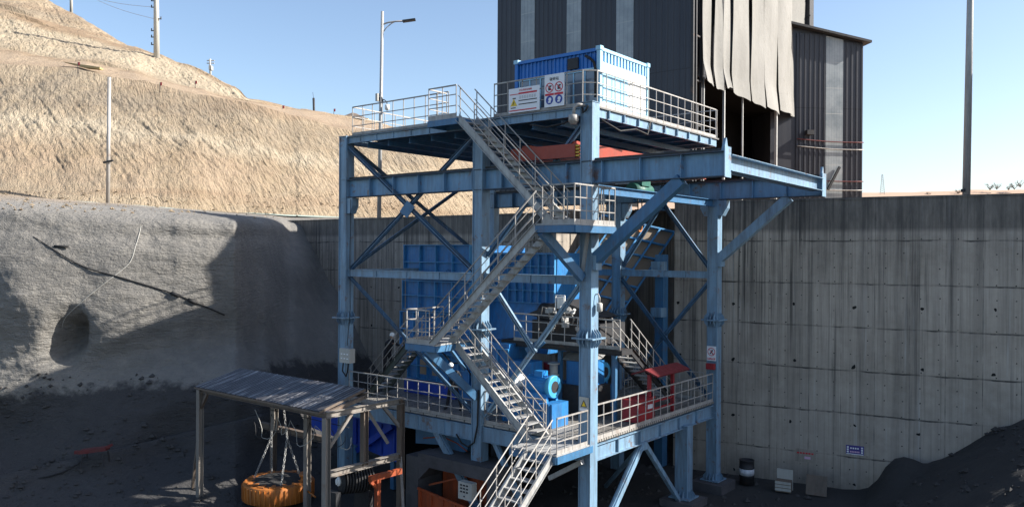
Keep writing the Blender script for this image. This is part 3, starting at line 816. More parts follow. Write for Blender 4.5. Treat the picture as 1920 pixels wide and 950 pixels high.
# lower working platform
lp = MB()
ZP = 3.45
lp.ibeam((XL+.22, 0, 3.08), (XM-.22, 0, 3.08), .26, .52, .03, .2, stiff=4); lp.ibeam((XM+.22, 0, 3.1), (XF-.22, 0, 3.1), .26, .5, .03, .2, stiff=2)
lp.ibeam((XF, .22, 3.06), (XF, YB-.22, 3.06), .22, .5, .03, .03, stiff=5)
lp.ibeam((XL, .2, 3.1), (XL, YB, 3.1), .24, .5); lp.ibeam((XL, YB, 3.1), (XF-.22, YB, 3.1), .24, .5)
lp.build('platform_beam', 'steel', T)
for k in range(1, 9): MB().ibeam((XL+.15, k, 3.2), (XF-.12, k, 3.2), .12, .3).build('platform_joist', 'steel_d', T)
MB().box((XL+.02, -.06, 3.38), (.11, YB-.2, ZP)).build('platform_deck', 'grating', T)
railing(T, [(XL+.25, -.02, ZP), (XM-.24, -.02, ZP)], 1.1); railing(T, [(XM+.24, -.02, ZP), (-1.6, -.02, ZP)], 1.1)
railing(T, [(.07, .25, ZP), (.07, YB-.25, ZP)], 1.1); railing(T, [(-4.0, YB-.3, ZP), (-.3, YB-.3, ZP)], 1.1)
railing(T, [(-3.2, 7.9, ZP), (-1.9, 7.9, ZP), (-1.9, 5.4, ZP)], 1.05)
# platform legs
def leg(p, q, s=.2): return MB().bar(p, q, s, s*.95).bar(p, q, s*.4, s*1.2).build('platform_brace', 'steel', T)
leg((-6.47, .05, 2.85), (-4.1, .05, -.05), .24); leg((-3.75, .05, 2.85), (-2.0, .05, .0), .17)
leg((.02, 3.3, 2.8), (.02, .35, .0), .2); leg((.02, 3.45, 2.8), (.02, 6.2, .1), .16); leg((-.1, 3.3, 2.6), (-3.2, 6.2, .1), .12); leg((-3.6, 1.5, 1.6), (-.1, 6.5, 2.8), .12)
MB().prism([(.0, 3.05, 2.6), (.0, 3.7, 2.6), (.0, 3.5, 2.82), (.0, 3.25, 2.82)], (.14, 0, 0)).build('brace_gusset', 'steel', T)

# raised inspection platform with its stair
mp = MB(); mp.channel((-5.6, 2.6, 5.9), (-.4, 2.6, 5.9), .08, .18); mp.channel((-5.6, 3.3, 5.9), (-.4, 3.3, 5.9), .08, .18); mp.bar((-.4, 2.6, 5.9), (-.4, 3.3, 5.9), .08, .18); mp.box((-5.6, 2.62, 5.97), (-.42, 3.28, 6.0))
mp.build('inspection_platform', 'dark', T)
for xx in (-5.4, -3.3, -1.0): MB().bar((xx, 3.2, 3.45), (xx, 3.2, 5.8), .14).build('platform_post', 'steel_d', T)
railing(T, [(-5.0, 2.62, 6.0), (-.45, 2.62, 6.0)], 1.0)

# ------------------------------------------------------------------ stairs
def flight(parent, p0, p1, side, width, nst, rails=(1, 1), h=1.0, sm='galv'):
    """p0 upper nosing point of the near stringer, p1 lower; side = direction across the flight"""
    p0 = Vector(p0); p1 = Vector(p1); sd = Vector(side).normalized()*width
    run = Vector((p1.x-p0.x, p1.y-p0.y, 0)); rd = run.normalized(); d = (p1-p0).normalized()
    st = None
    for k in (0, 1):
        o = sd*k; bb = MB()
        bb.bar(p0+o+Vector((0, 0, -.06)), p1+o+Vector((0, 0, -.06)), .012, .24)
        for e in (.115, -.115):
            up = d.cross(sd.normalized()); up = up if up.z > 0 else -up
            q = up*e+Vector((0, 0, -.06))-(sd.normalized()*(.03 if k == 0 else -.03))
            bb.bar(p0+o+q, p1+o+q, .06, .014, up)
        bb.build('stringer', sm, parent)
    for k in range(1, nst+1):
        c = p0.lerp(p1, (k-.5)/nst); zt = p0.z+(p1.z-p0.z)*k/(nst+1)
        a_ = Vector((c.x, c.y, zt))-rd*.14; b_ = a_+rd*.28
        bb = MB(); s0 = sd.normalized()*.012
        vs = [a_+s0, b_+s0, b_+sd-s0, a_+sd-s0]
        bb.prism(vs, (0, 0, -.035)); bb.prism([b_+s0-rd*.012, b_+s0, b_+sd-s0, b_+sd-s0-rd*.012], (0, 0, -.07)) if False else None
        bb.build('tread', 'tread', parent)
    for k in (0, 1):
        if not rails[k]: continue
        o = sd*k; bb = MB(); n = max(2, int(round(run.length/.72)))
        for i in range(n+1):
            p = p0.lerp(p1, (i+.15)/(n+.3))+o
            bb.tube([p, p+Vector((0, 0, h))], .019, 6, False)
        for zz, rr in ((h, .021), (h*.66, .014), (h*.33, .014)): bb.tube([p0+o+Vector((0, 0, zz)), p1+o+Vector((0, 0, zz))], rr, 6)
        bb.build('handrail', 'rail', parent)

S = thing('zigzag_staircase', (-2.5, -1.2, 0), 'grey galvanised zigzag staircase of four flights on the front of the blue tower', 'staircase')
flight(S, (-4.58, -1.0, 13.83), (-.62, -1.0, 10.15), (0, 1, 0), .84, 16)
flight(S, (-.62, -1.92, 10.08), (-4.85, -1.92, 6.28), (0, 1, 0), .86, 17)
flight(S, (-4.62, -1.0, 6.27), (-1.48, -1.0, 3.48), (0, 1, 0), .84, 13)
flight(S, (-.82, -1.95, 3.45), (-.82, -6.3, .05), (1, 0, 0), .87, 15)
def landing(x0, x1, y0, y1, z, m='steel_d'):
    MB().box((x0, y0, z-.05), (x1, y1, z)).build('landing_plate', 'tread', S)
    bb = MB(); zz = z-.16
    for p, q in (((x0, y0), (x1, y0)), ((x1, y0), (x1, y1)), ((x1, y1), (x0, y1)), ((x0, y1), (x0, y0))):
        bb.bar((p[0], p[1], zz), (q[0], q[1], zz), .07, .2)
    bb.build('landing_frame', m, S)
landing(-5.95, -4.58, -1.02, -.12, 13.8); landing(-.62, .75, -1.92, .3, 10.12); landing(-6.02, -4.65, -1.95, -.12, 6.26); landing(-1.52, .2, -1.95, -.08, 3.44)
railing(S, [(-5.95, -.1, 13.8), (-5.95, -1.0, 13.8), (-4.66, -1.0, 13.8)], 1.05)
railing(S, [(-.4, -1.9, 10.12), (.73, -1.9, 10.12), (.73, .28, 10.12)], 1.12, sp=.33); railing(S, [(.73, .28, 10.12), (.25, .28, 10.12)], 1.12)
railing(S, [(-6.0, -.15, 6.26), (-6.0, -1.93, 6.26), (-4.95, -1.93, 6.26)], 1.08, sp=.5)
railing(S, [(.17, -1.9, 3.44), (.17, -.3, 3.44)], 1.05, sp=.4)
for p, q in (((-.45, -1.85, 9.9), (-.12, -.22, 8.5)), ((-5.1, -1.9, 6.05), (XM, -.22, 4.35))):
    MB().bar(p, q, .2, .26).build('landing_strut', 'steel_d', S)
MB().bar((.1, -.2, 9.9), (-.1, -.2, 8.7), .1).build('landing_strut', 'galv', S); MB().bar((0, -.3, 2.9), (-1.4, -.05, 2.1), .14).build('landing_strut', 'galv', S)
MB().bar((-5.8, -.2, 6.05), (-5.0, -.1, 5.2), .1).build('landing_strut', 'steel_d', S)

S2 = thing('inspection_stair', (-1.3, 5.5, 3.45), 'short steel stair descending right from the inspection platform beside the red stand', 'staircase')
flight(S2, (-.45, 3.3, 6.0), (-1.0, 7.6, 3.5), (-1, 0, 0), .75, 11, sm='dark')
S3 = thing('side_stair', (-10.5, 1.5, 3.45), 'dark green edged steel stair at the left end of the platform carrying the helmeted person', 'staircase')
flight(S3, (-9.0, 1.1, 5.75), (-11.3, 1.1, 3.5), (0, 1, 0), .8, 10, sm='greendark')
MB().box((-9.0, 1.05, 5.65), (-7.9, 2.0, 5.72)).build('landing_plate', 'tread', S3)

# ------------------------------------------------------------------ cabin on the top deck
cx0, cx1, cy0, cy1, cz0, cz1 = -3.35, -.06, .62, 3.62, 13.86, 15.72
K = thing('control_cabin', ((cx0+cx1)/2, (cy0+cy1)/2, 13.82), 'bright blue corrugated container cabin with white end wall on the top deck', 'cabin')
bb = MB()
corrugated(bb, (cx0, cy0+.05, 0), (cx1, cy0+.05, 0), cz1-.62, cz1-.08, .16, .04)
corrugated(bb, (cx1, cy1-.05, 0), (cx0, cy1-.05, 0), cz0+.1, cz1-.08, .16, .04); corrugated(bb, (cx0+.05, cy1, 0), (cx0+.05, cy0, 0), cz0+.1, cz1-.08, .16, .04)
bb.box((cx0+.03, cy0+.06, cz1-.62), (cx1-.05, cy1-.06, cz1-.02)); bb.build('cabin_wall', 'cabin', K)
bb = MB()
for yy in (cy0, cy1):
    bb.bar((cx0, yy, cz1-.05), (cx1, yy, cz1-.05), .1); bb.bar((cx0, yy, cz0+.06), (cx1, yy, cz0+.06), .12)
    bb.bar((cx0, yy, cz0), (cx0, yy, cz1), .12)
bb.bar((cx0, cy0, cz1-.05), (cx0, cy1, cz1-.05), .1); bb.build('cabin_frame', 'cabin', K)
bb = MB(); bb.bar((cx1, cy0, cz0), (cx1, cy0, cz1+.02), .13); bb.bar((cx1, cy1, cz0), (cx1, cy1, cz1+.02), .13); bb.bar((cx1, cy0, cz1-.04), (cx1, cy1, cz1-.04), .12, .1); bb.bar((cx1, cy0, cz0+.06), (cx1, cy1, cz0+.06), .12)
bb.build('end_frame', 'cabinlight', K)
for xx, yy in ((cx1, cy0), (cx1, cy1), (cx0, cy0)): MB().box((xx-.09, yy-.09, cz1-.08), (xx+.09, yy+.09, cz1+.05)).build('corner_casting', 'cabinlight', K)
bb = MB(); n = 14
for k in range(n+1):
    yy = cy0+.1+(cy1-cy0-.2)*k/n; bb.box((cx1-.03, yy-.05, cz1-.42), (cx1+.035, yy+.05, cz1-.09))
bb.build('end_ribs', 'cabinlight', K); MB().box((cx1-.06, cy0+.06, cz1-.42), (cx1-.035, cy1-.06, cz1-.08)).build('end_recess', 'cabin', K)
bb = MB(); bb.box((cx1-.04, cy0+.07, cz0+.1), (cx1+.02, cy1-.07, cz1-.42)); bb.build('end_panel', 'white', K)
MB().box((cx1+.022, cy0+1.85, cz0+.14), (cx1+.045, cy1-.12, cz1-.5)).build('door', 'white', K)
bb = MB(); bb.box((cx1+.022, cy0+.15, cz0+.2), (cx1+.03, cy0+1.7, cz1-.75)); bb.build('end_window', 'cabinlight', K)
MB().box((cx0+.1, cy0+.02, cz0+.12), (cx1-.1, cy0+.06, cz1-.64)).build('side_window', 'glass', K)
bb = MB()
for k in range(8): xx = cx0+.1+(cx1-cx0-.2)*k/7; bb.bar((xx, cy0+.012, cz0+.1), (xx, cy0+.012, cz1-.62), .04)
bb.bar((cx0, cy0+.01, cz1-.64), (cx1, cy0+.01, cz1-.64), .06, .08); bb.build('window_mullions', 'cabinlight', K)
bb = MB(); bb.box((-1.25, cy0-.05, cz1-.55), (-.85, cy0+.03, cz1-.2)); bb.build('wall_vent', 'dark', K)
bb = MB(); bb.tube([(-.55, cy0-.06, cz1-.2), (-.35, cy0-.08, cz1-.32), (-.22, cy0-.08, cz1-.45), (-.15, cy0-.08, cz1-.7), (-.15, cy0-.08, cz0+.3)], .045, 8); bb.build('duct_hose', 'black', K)

# ------------------------------------------------------------------ signs
def bar_lines(bb, x0, x1, y, z, h): bb.box((x0, y-.012, z-h/2), (x1, y-.008, z+h/2))
SG = thing('warning_board', (-2.5, -.07, 13.95), 'wide white risk notice board with yellow triangle and ruled lines on the top railing', 'sign')
sx0, sx1, sz0, sz1 = -3.15, -1.88, 13.86, 14.66
MB().box((sx0, -.085, sz0), (sx1, -.065, sz1)).build('panel', 'signwhite', SG)
bb = MB(); bar_lines(bb, sx0+.05, sx0+.42, -.08, sz1-.2, .025); bar_lines(bb, sx0+.42, sx1-.1, -.08, sz1-.185, .055); bar_lines(bb, sx0+.03, sx1-.12, -.08, sz0+.07, .035); bb.build('red_rule', 'signred', SG)
bb = MB(); bar_lines(bb, sx0+.42, sx1-.1, -.08, sz1-.42, .03); bar_lines(bb, sx0+.42, sx1-.1, -.08, sz1-.54, .03)
for k in range(3):
    for j in range(7): bar_lines(bb, sx0+.45+j*.1, sx0+.52+j*.1, -.08, sz1-.28-k*.035, .008)
bar_lines(bb, sx0+.1, sx0+.3, -.08, sz0+.16, .03); bar_lines(bb, sx0+.17, sx0+.3, -.08, sz1-.33, .035); bb.build('ruled_line', 'signblack', SG)
MB().prism([(sx0+.08, -.094, sz0+.22), (sx0+.36, -.094, sz0+.22), (sx0+.22, -.094, sz0+.46)], (0, .006, 0)).build('warning_triangle', 'signyellow', SG)
MB().prism([(sx0+.17, -.098, sz0+.26), (sx0+.20, -.098, sz0+.26), (sx0+.25, -.098, sz0+.36), (sx0+.22, -.098, sz0+.36)], (0, .003, 0)).build('triangle_mark', 'signblack', SG)
text('安全风险告知牌', .075, 'signred', 'title', SG, (-2.45, -.09, sz1-.09), (1, 0, 0), (0, 0, 1))

def ring(bb, c, r, wd, y, n=28):
    vs = []
    for k in range(n):
        a = 2*math.pi*k/n
        for rr in (r, r-wd): vs.append((c[0]+rr*math.cos(a), y, c[1]+rr*math.sin(a)))
    bb.add(vs, [(2*k, 2*k+1, (2*k+3) % (2*n), (2*k+2) % (2*n)) for k in range(n)])
    return bb
def disc(bb, c, r, y, n=24):
    bb.add([(c[0]+r*math.cos(2*math.pi*k/n), y, c[1]+r*math.sin(2*math.pi*k/n)) for k in range(n)], [tuple(range(n))])
SB = thing('safety_board', (-1.35, -.07, 13.95), 'tall white safety board with two red prohibition circles above two blue discs', 'sign')
bx0, bx1, bz0, bz1 = -1.68, -.92, 13.9, 14.93
MB().box((bx0, -.085, bz0), (bx1, -.065, bz1)).build('panel', 'signwhite', SB)
text('破碎站', .12, 'signblack', 'title', SB, ((bx0+bx1)/2, -.09, bz1-.16), (1, 0, 0), (0, 0, 1))
for c in (bx0+.2, bx1-.2):
    bb = MB(); ring(bb, (c, bz1-.42), .16, .03, -.091); s_ = .7*.145
    bb.bar((c-s_, -.0905, bz1-.42+s_), (c+s_, -.0905, bz1-.42-s_), .004, .028, (0, 0, 1)); bb.build('prohibition_circle', 'signred', SB)
    bb = MB(); disc(bb, (c+.02, bz1-.38), .035, -.0895); bb.box((c-.05, -.0895, bz1-.5), (c+.06, -.088, bz1-.43)); bb.bar((c-.05, -.0888, bz1-.43), (c+.08, -.0888, bz1-.36), .003, .03); bb.build('pictogram', 'signblack', SB)
    MB().box((c-.17, -.092, bz1-.67), (c+.17, -.087, bz1-.60)).build('red_caption', 'signred', SB)
    bb = MB(); disc(bb, (c, bz0+.22), .14, -.091); bb.build('mandatory_disc', 'signblue', SB)
    bb = MB(); disc(bb, (c+.02, bz0+.24), .06, -.094); bb.box((c-.05, -.0945, bz0+.13), (c+.05, -.0935, bz0+.18)); bb.build('pictogram', 'signwhite', SB)

def climb_sign():
    y = YB-.215; o = thing('climbing_sign', (-.0, y, 5.1), 'white no climbing sign with red circle on the right blue column above a red box', 'sign')
    MB().box((-.19, y-.02, 5.05), (.19, y, 5.62)).build('panel', 'signwhite', o)
    bb = MB(); ring(bb, (0, 5.4), .16, .025, y-.024); bb.bar((-.11, y-.0235, 5.51), (.11, y-.0235, 5.29), .003, .022); bb.build('prohibition_circle', 'signred', o)
    bb = MB(); disc(bb, (.03, 5.46), .03, y-.0225); bb.bar((-.06, y-.0222, 5.32), (.05, y-.0222, 5.45), .003, .05); bb.bar((.02, y-.0222, 5.33), (.07, y-.0222, 5.31), .003, .03); bb.build('pictogram', 'signblack', o)
    MB().box((-.16, y-.024, 5.09), (.16, y-.021, 5.17)).build('red_caption', 'signred', o)
    text('禁止攀登', .072, 'signwhite', 'caption_text', o, (0, y-.027, 5.13), (1, 0, 0), (0, 0, 1))
    o2 = MB().box((-.17, y-.16, 4.72), (.17, y-.005, 4.95)).build('alarm_box', 'red', org=(0, y, 4.7)); tag(o2, 'small dirty red box fixed below the no climbing sign', 'box')
climb_sign()
EL = thing('electric_sign', (-.13, -.21, 4.5), 'small yellow triangle warning sign on the front corner column', 'sign')
MB().box((-.19, -.222, 4.42), (.16, -.206, 4.86)).build('panel', 'boxgrey', EL)
MB().prism([(-.13, -.226, 4.56), (.10, -.226, 4.56), (-.015, -.226, 4.78)], (0, .003, 0)).build('warning_triangle', 'signblack', EL)
MB().prism([(-.09, -.229, 4.58), (.06, -.229, 4.58), (-.015, -.229, 4.73)], (0, .003, 0)).build('triangle_face', 'signyellow', EL)
MB().box((-.16, -.226, 4.44), (.13, -.223, 4.51)).build('caption', 'signwhite', EL)

# signs on the right wall (local frame along the wall)
def wallpt(s_, z, off=.03): p = W0+WU*s_-WN*off; return Vector((p.x, p.y, z))
def wsign(name, px, py, wd, ht, mat, label):
    d_ = ray(px, py); t = (W0-CP).dot(WN)/d_.dot(WN); p = CP+d_*t; s_ = (p-W0).dot(WU); z = p.z
    o = thing(name, wallpt(s_, z-ht/2), label, 'sign')
    def rect(bb, a0, a1, z0, z1, off):
        bb.prism([wallpt(s_+a0, z+z0, off), wallpt(s_+a1, z+z0, off), wallpt(s_+a1, z+z1, off), wallpt(s_+a0, z+z1, off)], WN*.01)
    bb = MB(); rect(bb, -wd/2, wd/2, -ht/2, ht/2, .02); bb.build('panel', mat, o)
    return o, rect
o, rect = wsign('wall_notice', 1603, 843, .66, .36, 'purple', 'purple and white notice on the concrete wall above the coal bank')
bb = MB(); rect(bb, -.31, .31, -.175, -.145, .024)
for e in (-1, 1):
    for k in range(3): rect(bb, e*.26-.035, e*.26+.035, -.11+k*.09, -.045+k*.09, .024)
for k in range(4): rect(bb, -.17+k*.085, -.115+k*.085, .04, .10, .024)
bb.build('white_mark', 'signwhite', o)
bb = MB()
for k in range(6): rect(bb, -.18+k*.06, -.135+k*.06, -.10, -.04, .024)
bb.build('pink_mark', 'pinkish', o)
o, rect = wsign('wall_board', 1511, 853, .80, .52, 'concrete_plain', 'grey framed board on the concrete wall with faded red writing and small plate')
bb = MB()
for k in range(6): rect(bb, -.34+k*.11, -.26+k*.11, .06, .12, .024)
bb.build('red_writing', 'signred', o)
bb = MB(); rect(bb, -.05, .18, -.14, -.04, .024); bb.build('small_plate', 'pinkish', o)

# ------------------------------------------------------------------ lamps on the columns
FL = thing('floodlight', (-.1, -.3, 13.4), 'white cylindrical floodlight on a bent pipe at the front corner of the top deck', 'floodlight')
MB().tube([(-.05, -.2, 13.78), (-.18, -.38, 13.80), (-.3, -.42, 13.72), (-.32, -.43, 13.5)], .05, 10).build('pipe_arm', 'rail', FL)
MB().lathe((-.32, -.43, 13.50), (0, 0, -1), [(0, .10), (.02, .155), (.22, .155), (.24, .12), (.3, .10)], 20).build('lamp_housing', 'rail', FL)
MB().tube([(-.1, -.26, 13.7), (-.05, -.3, 13.55), (0, -.24, 13.62), (.1, -.26, 13.75)], .035, 8).build('cable_bundle', 'black', FL)
FL2 = thing('bulkhead_lamp', (.3, 0, 7.2), 'grey bulkhead lamp on a curved pipe on the sunlit side of the front column', 'lamp')
MB().tube([(.22, .05, 8.0), (.30, .05, 8.02), (.36, .05, 7.9), (.36, .05, 7.75)], .022, 8).build('pipe_arm', 'rail', FL2)
MB().lathe((.36, .05, 7.75), (0, 0, -1), [(0, .05), (.03, .09), (.25, .09), (.28, .05)], 16).build('lamp_housing', 'boxgrey', FL2)

# ------------------------------------------------------------------ overhead crane
C = thing('overhead_crane', (-1.7, 4.5, 12.17), 'red overhead travelling crane on the blue girders under the top deck', 'crane')
for yy in (.0, YB): MB().box((-3.0, yy-.15, 12.24), (-.45, yy+.15, 12.66)).build('end_carriage', 'craneRed', C)
for xx in (-2.6, -.75): MB().box((xx-.16, .15, 12.3), (xx+.16, YB-.15, 12.78)).build('bridge_girder', 'craneRed', C)
bb = MB()
for k in range(4): bb.box((-.44, -.13, 12.26+k*.1), (-.30, .13, 12.31+k*.1))
bb.build('yellow_buffer', 'yellow', C)
bb = MB(); bb.lathe((-2.85, -.02, 12.26), (1, 0, 0), [(0, .1), (.02, .1)], 8); bb.build('carriage_wheel', 'dark', C)
bb = MB(); bb.cyl((-.5, 3.4, 11.45), (-.5, 4.6, 11.45), .24, 18); bb.box((-.75, 3.7, 11.6), (-.25, 4.3, 12.3)); bb.build('hoist_drum', 'green', C)
bb = MB(); bb.cyl((-.52, 3.9, 10.7), (-.52, 3.9, 11.4), .02, 6); bb.cyl((-.48, 4.1, 10.7), (-.48, 4.1, 11.4), .02, 6); bb.box((-.62, 3.85, 10.45), (-.38, 4.15, 10.8)); bb.build('hook_block', 'dark', C)
bb = MB(); bb.tube([(-.5+.02, 4, 10.45)]+[(-.5+.13*math.cos(a)*0, 4+.14*math.sin(a), 10.16+.14*math.cos(a)) for a in [k*.45 for k in range(10)]], .035, 8); bb.build('hook', 'orange', C)

# ------------------------------------------------------------------ hopper, crusher and drives
def ribbed(bb, O, U, V, nu, nv, N, rib=.09, th=.015):
    O, U, V, N = Vector(O), Vector(U), Vector(V), Vector(N).normalized()
    for i in range(nu+1): p = O+U*(i/nu); bb.prism([p-U.normalized()*th, p+U.normalized()*th, p+V+U.normalized()*th, p+V-U.normalized()*th], N*rib)
    for j in range(nv+1): p = O+V*(j/nv); bb.prism([p-V.normalized()*th, p+V.normalized()*th, p+U+V.normalized()*th, p+U-V.normalized()*th], N*(rib+.03))
H = thing('feed_hopper', (-8, 5.5, 3.45), 'deep blue ribbed steel hopper standing in the tower behind the stairs', 'hopper')
bb = MB(); bb.box((-12.2, 4.0, 5.15), (-8.35, 7.6, 9.55)); bb.build('hopper_body', 'deep', H)
bb = MB(); ribbed(bb, (-12.2, 4.0, 8.1), (3.85, 0, 0), (0, 0, 1.45), 4, 2, (0, -1, 0), .15); ribbed(bb, (-12.25, 3.97, 6.75), (3.95, 0, 0), (0, 0, 1.25), 4, 2, (0, -1, 0), .15); ribbed(bb, (-12.35, 3.95, 5.15), (4.1, 0, 0), (0, 0, 1.5), 5, 2, (0, -1, 0), .16)
bb.build('stiffener_grid', 'rib', H)
bb = MB()
for xx in (-11.5, -9.6):
    bb.tube([(xx+.1*math.cos(a), 3.9, 8.42+.1*math.sin(a)) for a in [k*.6 for k in range(11)]], .025, 6)
bb.build('lifting_eye', 'deep', H)
bb = MB(); bb.box((-8.35, 5.0, 7.2), (-4.75, 7.6, 9.25)); bb.build('hopper_side', 'deep', H)
bb = MB(); ribbed(bb, (-8.3, 5.0, 7.25), (3.5, 0, 0), (0, 0, 1.95), 9, 4, (0, -1, 0), .13); bb.build('side_stiffener', 'rib', H)
bb = MB(); bb.prism([(-8.4, 4.6, 5.3), (-4.9, 4.6, 5.3), (-4.75, 5.0, 7.2), (-8.4, 5.0, 7.2)], (0, 2.4, 0)); bb.build('hopper_skirt', 'deep', H)
CH = thing('feed_chute', at(1190, 500, 34.5), 'inclined ribbed chute with muddy panels rising towards the building', 'chute')
Rt, Rb = at(1263, 436, 37.6), at(1140, 622, 35.6)
U_ = Rt-Rb; V_ = at(1128, 404, 37.0)-Rt; A2 = Rb
Nn = U_.cross(V_).normalized(); Nn = Nn if Nn.dot(CP-A2) > 0 else -Nn
bb = MB(); bb.prism([A2, A2+U_, A2+U_+V_, A2+V_], -Nn*.25); bb.build('chute_plate', 'mud', CH)
bb = MB(); ribbed(bb, A2, U_, V_, 7, 5, Nn, .14, .04); bb.build('chute_ribs', 'rib', CH)
CF2 = thing('feeder_column', (-2.4, 11, 0), 'blue post standing in the dark gap beside the concrete wall', 'post')
bb = MB(); bb.bar((-3.2, 10.7, 0), (-3.2, 10.7, 9.2), .45, .4); bb.build('shaft', 'steel_d', CF2)
bb = MB(); bb.bar((-3.2, 10.45, 8.3), (-3.2, 10.45, 8.9), .5); bb.bar((-3.2, 10.45, 6.5), (-3.2, 10.45, 6.9), .5); bb.build('clamp', 'steel', CF2)

HS = thing('crusher_housing', (-8.7, 3.5, 3.45), 'blue ribbed crusher housing with inspection doors under the hopper', 'machine')
hx0, hx1, hy = -10.7, -6.7, 2.75
bb = MB(); bb.box((hx0, hy, 3.46), (hx1, 4.0, 5.2)); bb.build('housing_body', 'deep', HS)
bb = MB(); ribbed(bb, (hx0, hy, 4.05), (hx1-hx0, 0, 0), (0, 0, 1.1), 7, 2, (0, -1, 0), .1); bb.build('housing_ribs', 'rib', HS)
bb = MB(); bb.box((hx0-.05, hy-.22, 3.46), (-7.9, hy-.002, 4.0)); bb.build('skirt_plate', 'cobalt', HS)
for xx in (-10.0, -9.3): MB().box((xx, hy-.05, 4.25), (xx+.35, hy-.003, 4.85)).build('inspection_door', 'mud', HS)
bb = MB(); bb.box((-6.4, 2.2, 3.46), (-4.9, 3.6, 5.9)); bb.build('gear_case', 'deep', HS)
bb = MB(); ribbed(bb, (-6.4, 2.2, 3.6), (1.5, 0, 0), (0, 0, 2.1), 3, 3, (0, -1, 0), .09); bb.build('gear_case_ribs', 'rib', HS)

CRU = thing('roll_crusher', (-2.8, 4.0, 6.0), 'black roll crusher head with bright hydraulic valves behind the inspection railing', 'machine')
bb = MB(); bb.box((-4.6, 3.2, 6.02), (-1.6, 4.9, 6.75)); bb.cyl((-4.9, 4.3, 6.9), (-2.6, 4.3, 6.9), .42, 24); bb.prism([(-5.2, 3.6, 6.9), (-3.6, 3.6, 7.5), (-1.8, 3.6, 6.95), (-3.0, 3.6, 6.6)], (0, 1.2, 0)); bb.build('crusher_body', 'dark', CRU)
random.seed(11)
for k in range(16):
    bb = MB()
    c = Vector((-3.1+random.uniform(-.55, .75), 2.95+random.uniform(-.1, .15), 6.75+random.uniform(-.2, .45)))
    s_ = random.uniform(.06, .13)
    if k % 2: bb.lathe(c, (random.uniform(-1, 1), -.4, random.uniform(-1, 1)), [(0, s_), (.12, s_), (.13, s_*.6), (.26, s_*.6)], 12)
    else: bb.box(c-Vector((s_, s_*.7, s_*.8)), c+Vector((s_, s_*.7, s_*.8)))
    bb.build('valve_block', 'galv', CRU)
bb = MB(); z_ = 7.0
bb.bar((-3.35, 2.95, 7.0), (-3.35, 2.95, 7.72), .035); bb.bar((-2.95, 2.95, 7.3), (-2.95, 2.95, 7.72), .035); bb.bar((-3.35, 2.95, 7.72), (-2.95, 2.95, 7.72), .035); bb.box((-3.3, 2.97, 7.25), (-3.0, 3.05, 7.66)); bb.build('gauge_frame', 'white', CRU)
bb = MB()
for k in range(5):
    p = Vector((-4.0+k*.35, 2.95, 6.6+random.uniform(0, .4))); bb.tube([p, p+Vector((.1, -.05, .3)), p+Vector((.3, -.08, .25)), p+Vector((.42, 0, -.1))], .02, 6)
bb.build('hydraulic_hose', 'rail', CRU)

def motor(loc, label):
    x, y, z = loc
    o = thing('drive_motor', (x, y, ZP), label, 'motor', 'drive motors on the platform')
    bb = MB(); bb.lathe((x-1.15, y, z), (1, 0, 0), [(0, .26), (.05, .30), (.1, .33), (.98, .33), (1.0, .33)], 28)
    for k in range(18):
        a = 2*math.pi*k/18; d_ = Vector((0, math.cos(a), math.sin(a)))
        bb.bar(Vector((x-1.0, y, z))+d_*.335, Vector((x-.25, y, z))+d_*.335, .015, .04, d_)
    bb.build('motor_body', 'cyan', o)
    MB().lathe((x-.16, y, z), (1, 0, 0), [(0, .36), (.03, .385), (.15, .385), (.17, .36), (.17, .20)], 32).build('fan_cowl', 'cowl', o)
    MB().lathe((x+.012, y, z), (1, 0, 0), [(0, .20), (.008, .20)], 28).build('fan_grille', 'dark', o)
    MB().box((x-.75, y-.16, z+.30), (x-.4, y+.16, z+.5)).build('terminal_box', 'cyan', o)
    bb = MB(); bb.box((x-1.1, y-.34, z-.5), (x-.1, y-.22, z-.22)); bb.box((x-1.1, y+.22, z-.5), (x-.1, y+.34, z-.22)); bb.build('motor_foot', 'cyan', o)
    bb = MB(); bb.box((x-1.9, y-.5, ZP+.002), (x+.25, y+.45, z-.5))
    for k in range(6): bb.box((x-1.8+k*.38, y-.56, ZP+.002), (x-1.74+k*.38, y-.5, z-.5))
    bb.build('base_frame', 'deep', o)
    MB().lathe((x-1.65, y, z), (1, 0, 0), [(0, .2), (.05, .3), (.18, .3), (.2, .16), (.5, .12)], 20).build('coupling', 'white', o)
    return o
_m = onY(1040, 725, 1.25)
motor((_m.x, _m.y, _m.z), 'sunlit blue drive motor beside the lower stair flight')
motor((-2.75, 5.4, 4.72), 'shaded blue drive motor just right of the front corner column')
GB = thing('gear_reducer', (-4.6, 2.7, ZP), 'blue gear reducer boxes with white bolted panel beside the sunlit motor', 'machine')
MB().box((-4.75, 2.0, 4.75), (-3.75, 2.7, 5.35)).build('guard_box', 'deep', GB)
MB().box((-5.1, 2.1, ZP+.01), (-4.75, 3.2, 5.0)).box((-4.74, 2.3, ZP+.01), (-4.2, 3.2, 4.7)).build('reducer_case', 'deep', GB)
MB().box((-4.5, 1.95, 3.9), (-4.1, 2.0, 4.35)).build('bolted_panel', 'boxgrey', GB)
GB2 = thing('oil_station', (-3.3, 3.9, ZP), 'blue oil station cabinet with an open lid and red drum behind the sunlit motor', 'machine')
MB().box((-3.1, 3.3, 4.5), (-2.1, 4.3, 5.35)).build('cabinet', 'deep', GB2)
MB().prism([(-3.15, 3.1, 5.4), (-2.0, 3.1, 5.4), (-2.0, 3.5, 5.62), (-3.15, 3.5, 5.62)], (0, .9, .05)).build('lid', 'galv', GB2)
MB().box((-3.2, 3.2, ZP+.01), (-1.9, 4.4, 4.5)).build('plinth', 'dark', GB2)
